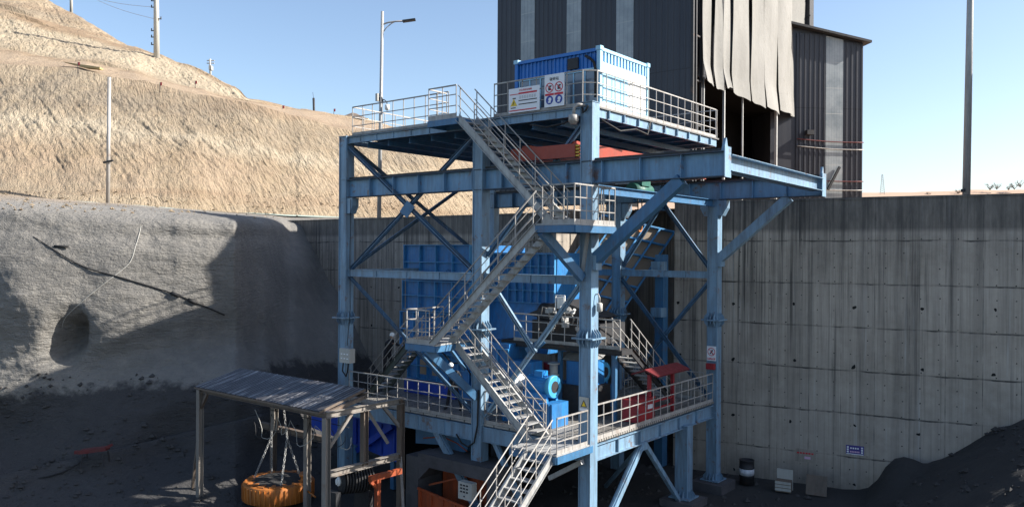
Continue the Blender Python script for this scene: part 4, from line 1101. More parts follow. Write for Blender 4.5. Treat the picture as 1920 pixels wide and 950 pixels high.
DR2 = thing('oil_drum', (-3.9, 3.4, ZP), 'dark red oil drum standing between the blue machines', 'drum')
MB().lathe((-3.9, 3.45, ZP), (0, 0, 1), [(0, .28), (.5, .28), (.51, .29), (.54, .29), (.55, .28), (1.3, .28), (1.75, .28)], 22).build('drum_body', 'red', DR2)
VT = thing('breather_vent', (-3.4, 2.9, 4.9), 'pale flanged breather pipe standing beside the red drum', 'pipe')
MB().lathe((-3.42, 2.95, ZP), (0, 0, 1), [(0, .16), (1.35, .16), (1.36, .21), (1.40, .21), (1.42, .14), (1.5, .15), (1.75, .15), (1.77, .22), (1.82, .22)], 20).build('pipe_body', 'boxgrey', VT)

# red fire point on the platform
FP = thing('fire_point', (-.2, 5.0, ZP), 'red steel canopy stand with two posts on the lower platform', 'stand')
for yy in (4.3, 6.05): MB().bar((-.25, yy, ZP), (-.25, yy, 5.0), .11).build('post', 'red', FP)
bb = MB(); bb.prism([(-.75, 3.95, 4.98), (-.25, 3.95, 5.16), (-.25, 3.95, 5.22), (-.78, 3.95, 5.03)], (0, 2.45, 0)); bb.prism([(-.25, 3.95, 5.163), (.25, 3.95, 4.98), (.28, 3.95, 5.03), (-.25, 3.95, 5.223)], (0, 2.45, 0)); bb.build('canopy', 'shadered', FP)
MB().bar((-.25, 4.3, 4.0), (-.25, 6.05, 4.0), .06).bar((-.25, 4.3, 3.75), (-.25, 6.05, 3.75), .06).build('cross_rail', 'red', FP)
FB = thing('fire_box', (-.3, 3.7, ZP), 'bright red steel fire box with a pale label behind the right railing', 'box')
MB().box((-.75, 3.25, ZP+.03), (-.12, 4.45, 4.2)).box((-.77, 3.23, 4.2), (-.10, 4.47, 4.24)).build('box_body', 'red', FB)
MB().box((-.118, 3.95, 3.85), (-.112, 4.35, 4.0)).build('label_plate', 'label', FB)
MB().bar((-.115, 3.6, 4.05), (-.115, 3.75, 4.05), .03).build('handle', 'dark', FB)

# ------------------------------------------------------------------ concrete foundation beam and pit gear below the platform
FD = thing('foundation_beam', (-5.2, 0, 0), 'dark dusty concrete portal beam carrying the middle tower column', 'beam', kind='thing')
bb = MB(); bb.box((-6.75, -.62, 1.72), (-3.1, .62, 2.15)); bb.prism([(-6.75, -.62, 2.15), (-6.75, -.62, 1.3), (-6.35, -.62, 1.3), (-6.25, -.62, 1.6), (-6.0, -.62, 1.72)], (0, 1.24, 0)) if False else None
bb.box((-7.35, -.62, -.1), (-6.75, .62, 2.0)); bb.box((-3.55, -.62, -.1), (-3.1, .62, 1.72))
bb.prism([(-6.75, -.61, 1.2), (-6.2, -.61, 1.72), (-6.75, -.61, 1.72)], (0, 1.2, 0))
bb.build('beam_body', 'ledge', FD)
CB = thing('junction_box', (-4.25, -.75, 1.2), 'grey control box with push buttons hanging on the dark concrete beam', 'control box')
MB().box((-4.55, -.92, 1.05), (-3.95, -.66, 1.62)).build('box_body', 'boxgrey', CB)
bb = MB()
for k in range(3):
    for j in range(3): bb.box((-4.45+j*.13, -.935, 1.5-k*.11), (-4.37+j*.13, -.921, 1.55-k*.11))
bb.box((-4.3, -.935, 1.14), (-4.25, -.921, 1.19)); bb.build('push_button', 'signblack', CB)
CB2 = thing('control_box', (-10.95, -.4, 4.9), 'grey control box with switches on the left front column', 'control box')
MB().box((-11.2, -.52, 4.95), (-10.6, -.24, 5.5)).build('box_body', 'boxgrey', CB2)
bb = MB()
for k in range(2):
    for j in range(3): MB().box((-11.1+j*.17, -.535, 5.1+k*.17), (-11.02+j*.17, -.521, 5.14+k*.17)).build('switch', 'signwhite', CB2)
MB().tube([(-11.1, -.4, 4.95), (-11.15, -.4, 4.6), (-11.0, -.35, 4.4), (-10.85, -.4, 4.6), (-10.8, -.4, 4.95)], .03, 6).build('cable', 'black', CB2)

# blue conveyor trough left of the platform
CT = thing('conveyor_trough', (-11.5, .8, 0), 'cobalt blue steel conveyor trough under the left end of the platform', 'conveyor')
bb = MB(); bb.prism([(-9.2, .75, 1.1), (-9.2, .75, 2.55), (-12.0, .75, 2.75), (-14.8, .75, 2.3), (-14.8, .75, 1.75), (-12.0, .75, 1.45)], (0, 2.2, 0)); bb.build('trough_body', 'cobalt', CT)
bb = MB()
for k in range(5): xx = -9.4-k*.75; bb.box((xx, .68, 1.25+k*.08), (xx+.06, .748, 2.55))
bb.box((-12, .62, 2.52), (-9.15, .748, 2.6)); bb.build('trough_ribs', 'cobalt', CT)
MB().bar((-11.8, .9, 1.5), (-11.8, .9, 0), .2).build('leg', 'steel_d', CT); MB().bar((-9.6, .9, 1.2), (-9.6, .9, 0), .2).build('leg', 'steel_d', CT)
bb = MB(); bb.bar((-11.3, .5, 1.3), (-9.2, .45, 2.6), .16, .22); bb.build('brace', 'cobalt', CT)
BR = thing('black_screen', (-8.2, .4, 0), 'black sheet metal skirt below the platform beam', 'panel')
MB().box((-9.0, .9, .1), (-4.7, .95, 2.8)).build('sheet', 'blacktarp', BR)
DC = thing('discharge_chute', (-6.6, .6, 1.6), 'blue grey discharge chute hanging under the platform', 'chute')
MB().prism([(-8.0, .5, 2.8), (-5.0, .5, 2.8), (-5.9, .5, 1.7), (-6.6, .5, 2.25), (-8.0, .5, 2.1)], (0, .35, 0)).build('chute_plate', 'steel_d', DC)

# ------------------------------------------------------------------ lifting magnet shed
SH = thing('magnet_shed', (-10.5, -3.5, 0), 'rusty steel frame shed with a streaked sheet roof', 'shed', kind='thing')
px0, px1, py0, py1 = -14.2, -6.82, -4.62, -1.4
def hpost(x, y, z0, z1, m='brown'):
    o = MB().ibeam((x, y, z0), (x, y, z1), .2, .2, .02, .02, up=(0, 1, 0)).build('post', m, SH); return o
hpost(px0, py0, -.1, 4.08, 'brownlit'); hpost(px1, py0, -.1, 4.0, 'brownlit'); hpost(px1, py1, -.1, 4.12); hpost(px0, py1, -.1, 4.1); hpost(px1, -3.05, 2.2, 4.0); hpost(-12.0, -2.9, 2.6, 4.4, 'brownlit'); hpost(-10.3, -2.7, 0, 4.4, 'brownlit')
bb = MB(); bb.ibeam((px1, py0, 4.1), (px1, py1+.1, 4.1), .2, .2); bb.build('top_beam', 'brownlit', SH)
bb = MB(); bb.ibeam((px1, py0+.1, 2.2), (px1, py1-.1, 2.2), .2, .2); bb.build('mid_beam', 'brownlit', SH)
bb = MB(); bb.ibeam((px0-.1, py0, 4.08), (px1, py0, 4.08), .14, .16); bb.ibeam((px0-.1, -2.95, 4.5), (px1, -2.95, 4.5), .14, .16); bb.build('eaves_beam', 'brown', SH)
bb = MB(); bb.ibeam((px0, -2.0, 2.35), (px1-3.2, -2.0, 2.35), .2, .22); bb.build('back_rail', 'brown', SH)
MB().bar((px0, -2.9, 4.4), (px0, py0+.1, 4.1), .12).build('rafter', 'brown', SH); MB().bar((px1-.1, -2.9, 4.45), (px1-.1, py0+.1, 4.12), .12).build('rafter', 'brown', SH)
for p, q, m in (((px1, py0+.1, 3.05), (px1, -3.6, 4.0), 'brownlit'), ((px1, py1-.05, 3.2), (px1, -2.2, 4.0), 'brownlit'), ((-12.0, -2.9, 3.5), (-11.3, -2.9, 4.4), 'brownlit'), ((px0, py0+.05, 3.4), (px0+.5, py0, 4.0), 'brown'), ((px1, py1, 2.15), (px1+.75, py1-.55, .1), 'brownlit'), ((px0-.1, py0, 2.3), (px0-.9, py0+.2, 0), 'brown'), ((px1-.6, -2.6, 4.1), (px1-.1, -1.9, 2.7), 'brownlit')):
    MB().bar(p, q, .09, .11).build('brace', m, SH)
bb = MB(); n = 46; prof = []
for k in range(n*2+1): prof.append((-14.38+(7.36*k/(n*2)), .022*(k % 2)))
N2 = len(prof)
for (yy, zz) in ((-4.75, 4.19), (-2.85, 4.67)):
    for (xx, hh) in prof: bb.v.append((xx, yy, zz+hh))
for (yy, zz) in ((-4.75, 4.17), (-2.85, 4.65)):
    for (xx, hh) in prof: bb.v.append((xx, yy, zz+hh))
for k in range(N2-1):
    bb.f.append((k, k+1, N2+k+1, N2+k)); bb.sm.append(False); bb.f.append((2*N2+k, 3*N2+k, 3*N2+k+1, 2*N2+k+1)); bb.sm.append(False)
bb.f.append((0, N2, 3*N2, 2*N2)); bb.sm.append(False); bb.f.append((N2-1, 3*N2-1, 4*N2-1, 2*N2-1)); bb.sm.append(False)
bb.build('roof', 'shedroof', SH)
bb = MB(); bb.bar((-14.38, -4.76, 4.15), (-7.02, -4.76, 4.15), .02, .06); bb.bar((-7.01, -4.75, 4.17), (-7.01, -2.85, 4.65), .03, .08); bb.build('roof_edge', 'brown', SH)
# festoon cable hung below the roof
FC = thing('festoon_cable', (-10.5, -3.9, 3.2), 'looping grey trailing cable hung under the shed roof', 'cable')
pts = []
for (xa, xb, zs) in ((-12.6, -11.2, .9), (-11.2, -10.5, .55), (-10.5, -9.0, .8), (-9.0, -7.9, .55), (-7.9, -7.1, .6)):
    for k in range(10): t = k/10; pts.append((xa+(xb-xa)*t, -3.6+.1*math.sin(k), 3.4-zs*4*t*(1-t)))
MB().tube(pts, .012, 6).build('cable_loop', 'dark', FC)
pts2 = [(x+.2+.05*math.sin(i), y+.12, z-.12*abs(math.sin(i*.7))) for i, (x, y, z) in enumerate(pts)]
MB().tube(pts2, .011, 6).build('cable_loop', 'boxgrey', FC)
MB().tube([(-13, -3.55, 3.55), (-7, -3.55, 3.5)], .012, 6).build('carrier_wire', 'dark', FC)
# magnet
mr = 1.28
mx, my = onZ(522, 917, .35).x, onZ(522, 917, .35).y
MG = thing('lifting_magnet', (mx, my, 0), 'round orange lifting magnet with ribbed rim and coal dusted top', 'magnet')
MB().lathe((mx, my, .06), (0, 0, 1), [(0, mr*.93), (.04, mr), (.62, mr), (.66, mr*.97), (.68, mr*.90), (.68, mr*.5)], 64).build('magnet_body', 'orange', MG)
bb = MB()
for k in range(44):
    a = 2*math.pi*k/44; d_ = Vector((math.cos(a), math.sin(a), 0)); bb.bar(Vector((mx, my, .12))+d_*mr, Vector((mx, my, .66))+d_*mr, .035, .07, d_)
bb.build('rim_rib', 'orange', MG)
bb = MB()
for k in range(16):
    a = 2*math.pi*k/16; d_ = Vector((math.cos(a), math.sin(a), 0)); c = Vector((mx, my, .70)); sd_ = Vector((-d_.y, d_.x, 0))
    bb.prism([c+d_*mr*.93-sd_*.13, c+d_*mr*.93+sd_*.13, c+d_*mr*.66+sd_*.04, c+d_*mr*.66-sd_*.04], (0, 0, .07))
bb.build('top_wedge', 'orange', MG)
bb = MB()
rws = []
for i in range(9):
    for k in range(33):
        a = 2*math.pi*k/32; rr = mr*.86*i/8; bb.v.append((mx+rr*math.cos(a), my+rr*math.sin(a), .70+.17*(1-(i/8)**2)*(1+.2*noise.noise(Vector((rr*math.cos(a)*4, rr*math.sin(a)*4, 0))))))
for i in range(8):
    for k in range(32): bb.f.append((i*33+k, i*33+k+1, (i+1)*33+k+1, (i+1)*33+k)[::-1]); bb.sm.append(True)
bb.build('coal_dust_cover', 'coal', MG)
MB().lathe((mx+.85, my+.55, .66), (0, 0, 1), [(0, .22), (.06, .22), (.07, .16), (.22, .14), (.24, .2), (.32, .2)], 18).build('terminal_box', 'orange', MG)
MB().tube([(mx+1.15, my+.25, .5), (mx+1.5, my+.1, .62), (mx+2.2, my, .5)], .03, 6).build('cable_guard', 'orange', MG)
CHN = thing('lifting_chain', (mx, my, .7), 'steel lifting chains rising in pairs from the orange magnet', 'chain')
def chain(p, q, n=16):
    p, q = Vector(p), Vector(q); bb = MB(); d_ = (q-p)/n; dn = d_.normalized()
    for k in range(n):
        c = p+d_*(k+.5); s1 = dn.cross(Vector((0, 1, 0))).normalized(); s2 = dn.cross(s1)
        sd_ = s1 if k % 2 else s2; L = d_.length*.62
        bb.tube([c+dn*L*math.cos(a)+sd_*.035*math.sin(a) for a in [2*math.pi*i/8 for i in range(9)]], .012, 5, False)
    return bb.build('chain_leg', 'galv', CHN)
T1 = Vector((mx-.45, my, 2.25)); T2 = Vector((mx+.45, my+.05, 2.35))
chain((mx-.75, my-.55, .74), T1); chain((mx-.85, my+.3, .74), T1); chain((mx+.8, my-.45, .74), T2); chain((mx+.55, my+.6, .74), T2)
chain(T1, (mx-.25, my-.1, 3.9), 18); chain(T2, (mx+.35, my-.1, 3.9), 18)

# ribbed tail pulley, orange stand and pipes right of the shed
TP = thing('tail_pulley', (-6.6, -3.2, 0), 'black ribbed tail pulley with pale hub inside the rusty frame', 'pulley')
c0 = onX(640, 905, -7.0)
prof = []
for k in range(11): prof += [(k*.1, .42 if k not in (0,) else .3), (k*.1+.055, .42), (k*.1+.06, .33), (k*.1+.095, .33)]
MB().lathe(c0+Vector((-.2, .1, 0)), (.35, .94, -.05), prof, 26).build('pulley_drum', 'black', TP)
MB().lathe(c0+Vector((-.2, .1, 0)), (-.35, -.94, .05), [(0, .15), (.06, .15), (.07, .10), (.12, .10)], 18).build('hub', 'white', TP)
MB().box((c0.x-.6, c0.y-.3, 0), (c0.x+.1, c0.y-.1, c0.z-.25)).build('bearing_stand', 'dark', TP); MB().box((c0.x-.3, c0.y+.8, 0), (c0.x+.4, c0.y+1.0, c0.z-.25)).build('bearing_stand', 'dark', TP)
ST = thing('orange_stand', (-6.3, -2.2, 0), 'orange steel support stand beside the black pulley', 'stand')
p_ = onX(708, 900, -6.3)
bb = MB(); bb.bar((p_.x, p_.y, 0), (p_.x, p_.y, p_.z+.05), .15); bb.bar((p_.x-.05, p_.y-.3, p_.z+.1), (p_.x+.05, p_.y+1.0, p_.z+.12), .14, .18); bb.bar((p_.x, p_.y-.3, p_.z+.02), (p_.x, p_.y-.02, p_.z-.25), .1); bb.build('frame', 'orangered', ST)
BN = thing('orange_bunker', (-5.0, -.1, 0), 'rust orange spillage bunker under the dark concrete beam', 'bunker')
bb = MB(); bb.box((-6.4, .3, 0), (-3.7, .4, 1.4)); bb.prism([(-6.6, -.75, 0), (-3.5, -.75, 0), (-3.5, -.75, .62), (-6.6, -.75, .95)], (0, .05, 0)); bb.build('side_plate', 'orangered', BN)
bb = MB()
for k in range(6): xx = -6.5+k*.55; bb.box((xx, -.81, 0), (xx+.05, -.752, .92-k*.05))
bb.bar((-6.6, -.77, .97), (-3.5, -.77, .64), .07); bb.bar((-6.5, -.3, 1.0), (-4.4, .28, 1.7), .06); bb.build('edge_rib', 'orangered', BN)
PR = thing('orange_handrail', (-7, 0, 2.1), 'thin orange pipe rail above the dark concrete beam', 'rail')
MB().tube([(-7.6, .5, 2.35), (-6.6, .5, 2.55), (-5.9, .5, 2.42), (-5.4, .5, 2.2)], .025, 6).build('pipe', 'orangered', PR)
BE = thing('belt_conveyor', (-9, -3.5, .3), 'black conveyor belt running at ground level past the magnet', 'conveyor')
bb = MB(); bb.prism([(-13.5, -6.2, .25), (-6.9, -4.9, .55), (-6.9, -4.9, .62), (-13.5, -6.2, .32)], (.25, -1.3, 0)); bb.build('belt', 'black', BE)
bb = MB(); bb.tube([(-9.6, -4.9, .35), (-7.2, -4.0, .75)], .04, 8); bb.tube([(-7.1, -4.2, .2), (-7.0, -4.1, .55), (-6.85, -3.9, .6), (-6.7, -3.8, .3)], .04, 8); bb.build('guard_pipe', 'galv', BE)

# ------------------------------------------------------------------ things standing about the pit
DR = thing('oil_drum', onZ(1400, 905, 0), 'rusty dark blue drum with a white band by the right wall', 'drum')
p_ = onZ(1400, 905, 0)
MB().lathe(p_, (0, 0, 1), [(0, .29), (.3, .29), (.31, .305), (.34, .305), (.35, .29), (.62, .29), (.63, .305), (.66, .305), (.67, .29), (.92, .29), (.93, .30), (.95, .30), (.95, .27), (.9, .26)], 28).build('drum_body', 'dark', DR)
MB().lathe(p_+Vector((0, 0, .36)), (0, 0, 1), [(0, .2935), (.25, .2935)], 28).build('white_band', 'label', DR)
BX = thing('wooden_crate', onZ(1468, 920, 0), 'small grey slatted crate leaning by the right wall', 'crate')
p_ = onZ(1468, 922, 0)
bb = MB(); ang = R(11); u_ = WU; v_ = WN
bb.prism([p_-u_*.28, p_+u_*.28, p_+u_*.28+v_*.4, p_-u_*.28+v_*.4], (0, 0, .42)); bb.build('crate_body', 'wood', BX)
bb = MB(); bb.prism([p_-u_*.30+v_*.42, p_+u_*.30+v_*.42, p_+u_*.30+v_*.5, p_-u_*.30+v_*.5], (0, 0, .78))
for k in range(3): bb.prism([p_-u_*.30-v_*.02+Vector((0, 0, .05+k*.13)), p_+u_*.30-v_*.02+Vector((0, 0, .05+k*.13)), p_+u_*.30-v_*.02+Vector((0, 0, .15+k*.13)), p_-u_*.30-v_*.02+Vector((0, 0, .15+k*.13))], v_*.018)
bb.build('slats', 'boxgrey', BX)
PLT = thing('steel_plate', onZ(1530, 925, 0), 'rusty brown plate leaning on the right wall', 'plate')
p_ = onZ(1530, 928, 0)
MB().prism([p_-u_*.38, p_+u_*.38, p_+u_*.38+v_*.22+Vector((0, 0, .72)), p_-u_*.38+v_*.22+Vector((0, 0, .72))], v_*.03).build('plate_body', 'brown', PLT)
# red sawhorse like trestle on the left slope
c = at(178, 868, 31.3); RB = thing('red_trestle', c, 'dusty red trestle standing on the slope toe with a black hose', 'trestle')
ux = (CR+Vector((0, 0, .06))).normalized(); uy = Vector((CF.x, CF.y, 0)).normalized()
bb = MB(); h_ = Vector((0, 0, .42))
bb.prism([c-ux*.55+h_-uy*.18, c+ux*.5+h_*1.18-uy*.18, c+ux*.5+h_*1.18+uy*.18, c-ux*.55+h_+uy*.18], (0, 0, .14)); bb.bar(c+ux*.4+h_*1.35, c+ux*.62+h_*1.6, .3, .1); bb.bar(c-ux*.5+h_*1.1, c-ux*.78+h_*1.15, .12); bb.build('trestle_top', 'dullred', RB)
for sx in (-.4, .42):
    for sy in (-.16, .16): MB().bar(c+ux*sx+uy*sy+h_, c+ux*(sx*1.1)+uy*(sy*1.6)+Vector((0, 0, -.12)), .04).build('leg', 'dark', RB)
MB().bar(c-ux*.42-uy*.2+h_*.35, c+ux*.45-uy*.2+h_*.5, .03).build('stretcher', 'dark', RB)
hs = []
for px, py, d_ in ((160, 858, 31.2), (145, 872, 31.1), (120, 886, 30.9), (95, 894, 30.7), (50, 902, 30.6), (0, 913, 30.3), (-60, 922, 30.1)): hs.append(at(px, py, d_)+Vector((0, 0, .05)))
MB().tube(hs, .035, 6).build('hose', 'black', RB)

# loose lumps of coal and stone, far too many to count
random.seed(21)
def scatter(name, label, mat, spots):
    bb = MB()
    for p, r_ in spots:
        o_ = len(bb.v); ax = [Vector((random.uniform(-1, 1), random.uniform(-1, 1), random.uniform(-1, 1))).normalized() for _ in range(2)]
        for (a_, b_, c_) in ((1, 0, 0), (-1, 0, 0), (0, 1, 0), (0, -1, 0), (0, 0, 1), (0, 0, -1)):
            k_ = random.uniform(.6, 1.25); v_ = Vector((a_, b_, c_*.7))+ax[0]*.25
            bb.v.append(tuple(Vector(p)+v_*r_*k_))
        for f_ in ((0, 2, 4), (2, 1, 4), (1, 3, 4), (3, 0, 4), (2, 0, 5), (1, 2, 5), (3, 1, 5), (0, 3, 5)): bb.f.append(tuple(o_+i_ for i_ in f_)); bb.sm.append(False)
    return tag(bb.build(name, mat), label, kind='stuff')
sp = []
bpy.context.view_layer.update(); dg_ = bpy.context.evaluated_depsgraph_get()
def drop(px, py):
    hit = SC.ray_cast(dg_, CP, ray(px, py).normalized()); return hit[1], hit[4]
for k in range(2600):
    px, py = random.uniform(-60, 1980), random.uniform(700, 1000)
    p_, ob_ = drop(px, py)
    if ob_ and ob_.name in ('pit_floor', 'coal_bank', 'pit_slope') and noise.noise(p_*.35) > -.15: sp.append((p_+Vector((0, 0, .01)), random.choice((.03, .04, .05, .06, .08, .12, .16))))
scatter('loose_rubble', 'loose lumps of coal and stone scattered over the pit floor and bank', 'lump', sp)
sp = []
for k in range(900):
    px, py = random.uniform(-60, 900), random.uniform(358, 412)
    p_, ob_ = drop(px, py)
    if ob_ and ob_.name in ('hill', 'pit_slope') and p_.z > 11: sp.append((p_+Vector((0, 0, .02)), random.choice((.03, .04, .04, .05, .07, .12))))
scatter('fallen_stones', 'small stones fallen along the foot of the sandy hillside', 'soil', sp)

# ------------------------------------------------------------------ poles, lamps and lines
def hgt(x, y, d_): return at(x, y, d_)
p0, p1 = at(710.5, 409, 50), at(717, 22, 50); p0.z -= .6
LP1 = thing('street_lamp', p0, 'grey street lamp with a curved arm and camera behind the left end of the tower', 'street lamp')
MB().tube([p0, p0.lerp(p1, .5), p1], [.135, .115, .09], 12).build('pole', 'galv', LP1)
arm = [at(718, 46, 50), at(728, 42.5, 50), at(742, 40.5, 50), at(757, 39.8, 50)]
MB().tube(arm, .05, 8).tube([at(718, 61, 50), at(724, 53, 50), at(733, 45, 50), at(740, 41.5, 50)], .03, 6).build('arm', 'rail', LP1)
MB().bar(at(755, 40.5, 50), at(779, 37.2, 50), .28, .12).build('lamp_head', 'dark', LP1)
MB().bar(at(709, 176, 50), at(709, 190, 50), .28, .2).build('camera_box', 'boxgrey', LP1)
MB().tube([at(714, 189, 50), at(720, 187, 50), at(725, 191, 50), at(726, 196, 50)], .035, 6).bar(at(714, 183, 50), at(716, 192, 50), .2).build('camera_bracket', 'dark', LP1)
q_ = at(726, 196, 49.9); MB().lathe(q_, (0, 0, -1), [(0, .1), (.05, .15), (.25, .15), (.35, .1), (.38, .05)], 14).build('dome_camera', 'white', LP1)
p0 = at(1811.5, 372, 32.5); p1 = at(1826, -330, 32.5); p0.z = 11.3
LP2 = thing('street_lamp', p0, 'tall grey light mast on the yard behind the right concrete wall', 'street lamp')
MB().tube([p0, p0.lerp(p1, .5), p1], [.15, .125, .1], 14).build('pole', 'galv', LP2)
for e in (1, -1): MB().tube([p1-Vector((0, 0, .5)), p1+CR*(.8*e)+Vector((0, 0, .1)), p1+CR*(2.0*e)+Vector((0, 0, .2))], .05, 8).bar(p1+CR*(2.0*e)+Vector((0, 0, .2)), p1+CR*(2.8*e)+Vector((0, 0, .25)), .3, .12).build('arm', 'rail', LP2)
MB().box(p0+Vector((-.17, -.17, .5)), p0+Vector((.0, -.12, .62))).build('access_hatch', 'dark', LP2)

p0, p1 = at(202, 382, 54), at(205, 145, 54); p0.z -= .5
PO = thing('steel_pole', p0, 'bare grey pole standing on the bench at the foot of the hillside', 'pole')
MB().tube([p0, p1], [.13, .11], 12).build('shaft', 'rail', PO)
q_ = at(203.5, 302, 53.9); MB().bar(q_-CR*.35-Vector((0, 0, .1)), q_+CR*.3+Vector((0, 0, .04)), .12, .12).build('bracket', 'dark', PO)
p0, p1 = at(294, 107, 86), at(292, -120, 86)
UP = thing('utility_pole', p0, 'pale tapered power pole with insulators on the second terrace', 'utility pole')
MB().tube([p0-Vector((0, 0, 1)), p1], [.32, .2], 12).build('shaft', 'boxgrey', UP)
for k, yy in enumerate((2, 14, 36, 58, 70, 84)):
    q_ = at(293, yy, 85.9); e = 1 if k == 2 else -1
    MB().bar(q_, q_+CR*(.55*e), .09).bar(q_+CR*(.5*e), q_+CR*(.5*e)+Vector((0, 0, .25)), .08).build('insulator', 'dark', UP)
p0, p1 = at(134, 24, 110), at(133, -60, 110)
UP2 = thing('utility_pole', p0, 'slim pale pole at the crest of the uppermost terrace', 'utility pole')
MB().tube([p0-Vector((0, 0, 1)), p1], [.22, .16], 10).build('shaft', 'boxgrey', UP2)
for (ax, ay, ad), (cx, cy, cd), sg in (((133, -20, 110), (291, 14, 85.8), 5), ((133, -28, 110), (291, 36, 85.8), 6), ((133, -50, 110), (291, -4, 85.8), 5)):
    a_, c_ = at(ax, ay, ad), at(cx, cy, cd)
    o = MB().tube([a_.lerp(c_, k/12)-Vector((0, 0, sg*.25*math.sin(math.pi*k/12)*.4)) for k in range(13)], .022, 5).build('power_line', 'rail', org=a_)
    tag(o, 'thin power line strung between the two poles on the hill', 'power line', 'power lines on the hill')
p0, p1 = at(395, 136, 95), at(394, 111, 95)
UP3 = thing('utility_pole', p0, 'small distant pole with crossarms on the hill crest', 'utility pole')
bb = MB(); bb.tube([p0-Vector((0, 0, 1)), p1], .12, 8); bb.build('shaft', 'boxgrey', UP3)
bb = MB()
for yy in (114, 119): bb.bar(at(388, yy, 95), at(402, yy, 95), .1)
bb.bar(at(393, 128, 95), at(398, 128, 95), .6, .5); bb.build('crossarm', 'boxgrey', UP3)
p0, p1 = at(589.5, 214, 84), at(588, 184, 84)
UP4 = thing('utility_pole', p0, 'short dark pole with a thin aerial on the lower terrace crest', 'utility pole')
MB().tube([p0-Vector((0, 0, 1)), p1], .12, 8).tube([p1, at(586.5, 173, 84)], .02, 5).build('shaft', 'dark', UP4)
# black tube put in for a cast shadow line; thin conduit on the slope
def on_slope(pts, step=8):
    out = []
    for (x0, y0), (x1, y1) in zip(pts, pts[1:]):
        n_ = max(1, int(math.hypot(x1-x0, y1-y0)/step))
        for k in range(n_):
            p_, ob_ = drop(x0+(x1-x0)*k/n_, y0+(y1-y0)*k/n_)
            if ob_ and ob_.name == 'pit_slope': out.append(p_)
    return out
def smooth(pts, sg): return [sum((pts[max(0, min(len(pts)-1, i+j))] for j in (-2, -1, 0, 1, 2)), Vector((0, 0, 0)))/5+sg for i in range(len(pts))]
hp = smooth(on_slope([(58, 440), (78, 452), (105, 470), (130, 486), (150, 497), (180, 508), (215, 516), (240, 524), (275, 534), (330, 551), (385, 574), (435, 596)]), -CF*.05)
SHD = thing('hose', hp[0], 'black tube in place of a shadow line running diagonally down the sunlit sprayed concrete slope', 'hose')  # no hose: a cast shadow line built as a tube
MB().tube(hp, [.016+.018*min(1, i/14) for i in range(len(hp))], 7).build('shadow_line', 'black', SHD)
for i_ in (int(len(hp)*.70), int(len(hp)*.78)): MB().tube([hp[i_]-CF*.03, hp[min(len(hp)-1, i_+2)]-CF*.03], .085, 8).build('coupling', 'black', SHD)  # short tubes here and below stand for dark spots of that shadow
q_, _o = drop(117, 462); MB().tube([q_-CR*.32-CF*.08, q_+CR*.3-CF*.08], .06, 8).build('coupling', 'black', SHD)
cp_ = smooth(on_slope([(268, 408), (262, 440), (252, 470), (248, 490), (225, 510), (200, 528), (165, 556), (135, 582), (118, 600), (116, 625)], 6), -CF*.03)
CO = MB().tube(cp_, .013, 6).build('conduit', 'boxgrey', org=cp_[0]); tag(CO, 'thin pale conduit winding down the grey slope to the hollow', 'conduit')
# yellow site shelter on the crest
q_ = at(664, 222, 84)
YS = thing('site_shelter', q_, 'yellow and brown site shelter on the hill crest behind the deck railing', 'shelter')
MB().prism([at(641, 218.5, 84), at(664, 219.5, 83), at(685, 222, 83), at(661, 211, 85)], Vector((0, 0, .25))+CF*2).build('roof', 'wood', YS)
MB().prism([at(664, 219, 84), at(690, 222, 84), at(690, 232, 84), at(664, 232, 84)], CF*2).build('wall', 'yellow', YS)
bb = MB(); bb.prism([at(118, 116, 73), at(187, 126, 71.5), at(187, 129.5, 71.5), at(160, 127, 72)], CF*.6)
o = bb.build('timber_pile', 'dullyellow', org=at(150, 122, 72)); tag(o, 'long faded yellow board lying on the lower terrace edge', 'board')
for (x, y, d_, lab) in ((146, 128, 70.6, 'red marker flag at the left end of the lower terrace'), (300, 166, 69, 'red marker flag on the terrace edge right of the power pole'), (366, 162, 76, 'taller red marker flag beneath the second terrace'), (530, 208, 76, 'pale red marker flag midway along the crest'), (626, 213, 83, 'pink marker flag on the crest near the shelter')):
    p0 = at(x, y+4, d_); o = thing('marker_flag', p0, lab, 'flag', 'marker flags on the terraces')
    MB().tube([p0-Vector((0, 0, .3)), p0+Vector((0, 0, .7))], .03, 5).build('stick', 'dark', o)
    MB().prism([p0+Vector((0, 0, .4)), p0+CR*.16+Vector((0, 0, .45)), p0+CR*.16+Vector((0, 0, .72)), p0+Vector((0, 0, .7))], CF*.02).build('flag_cloth', 'red', o)
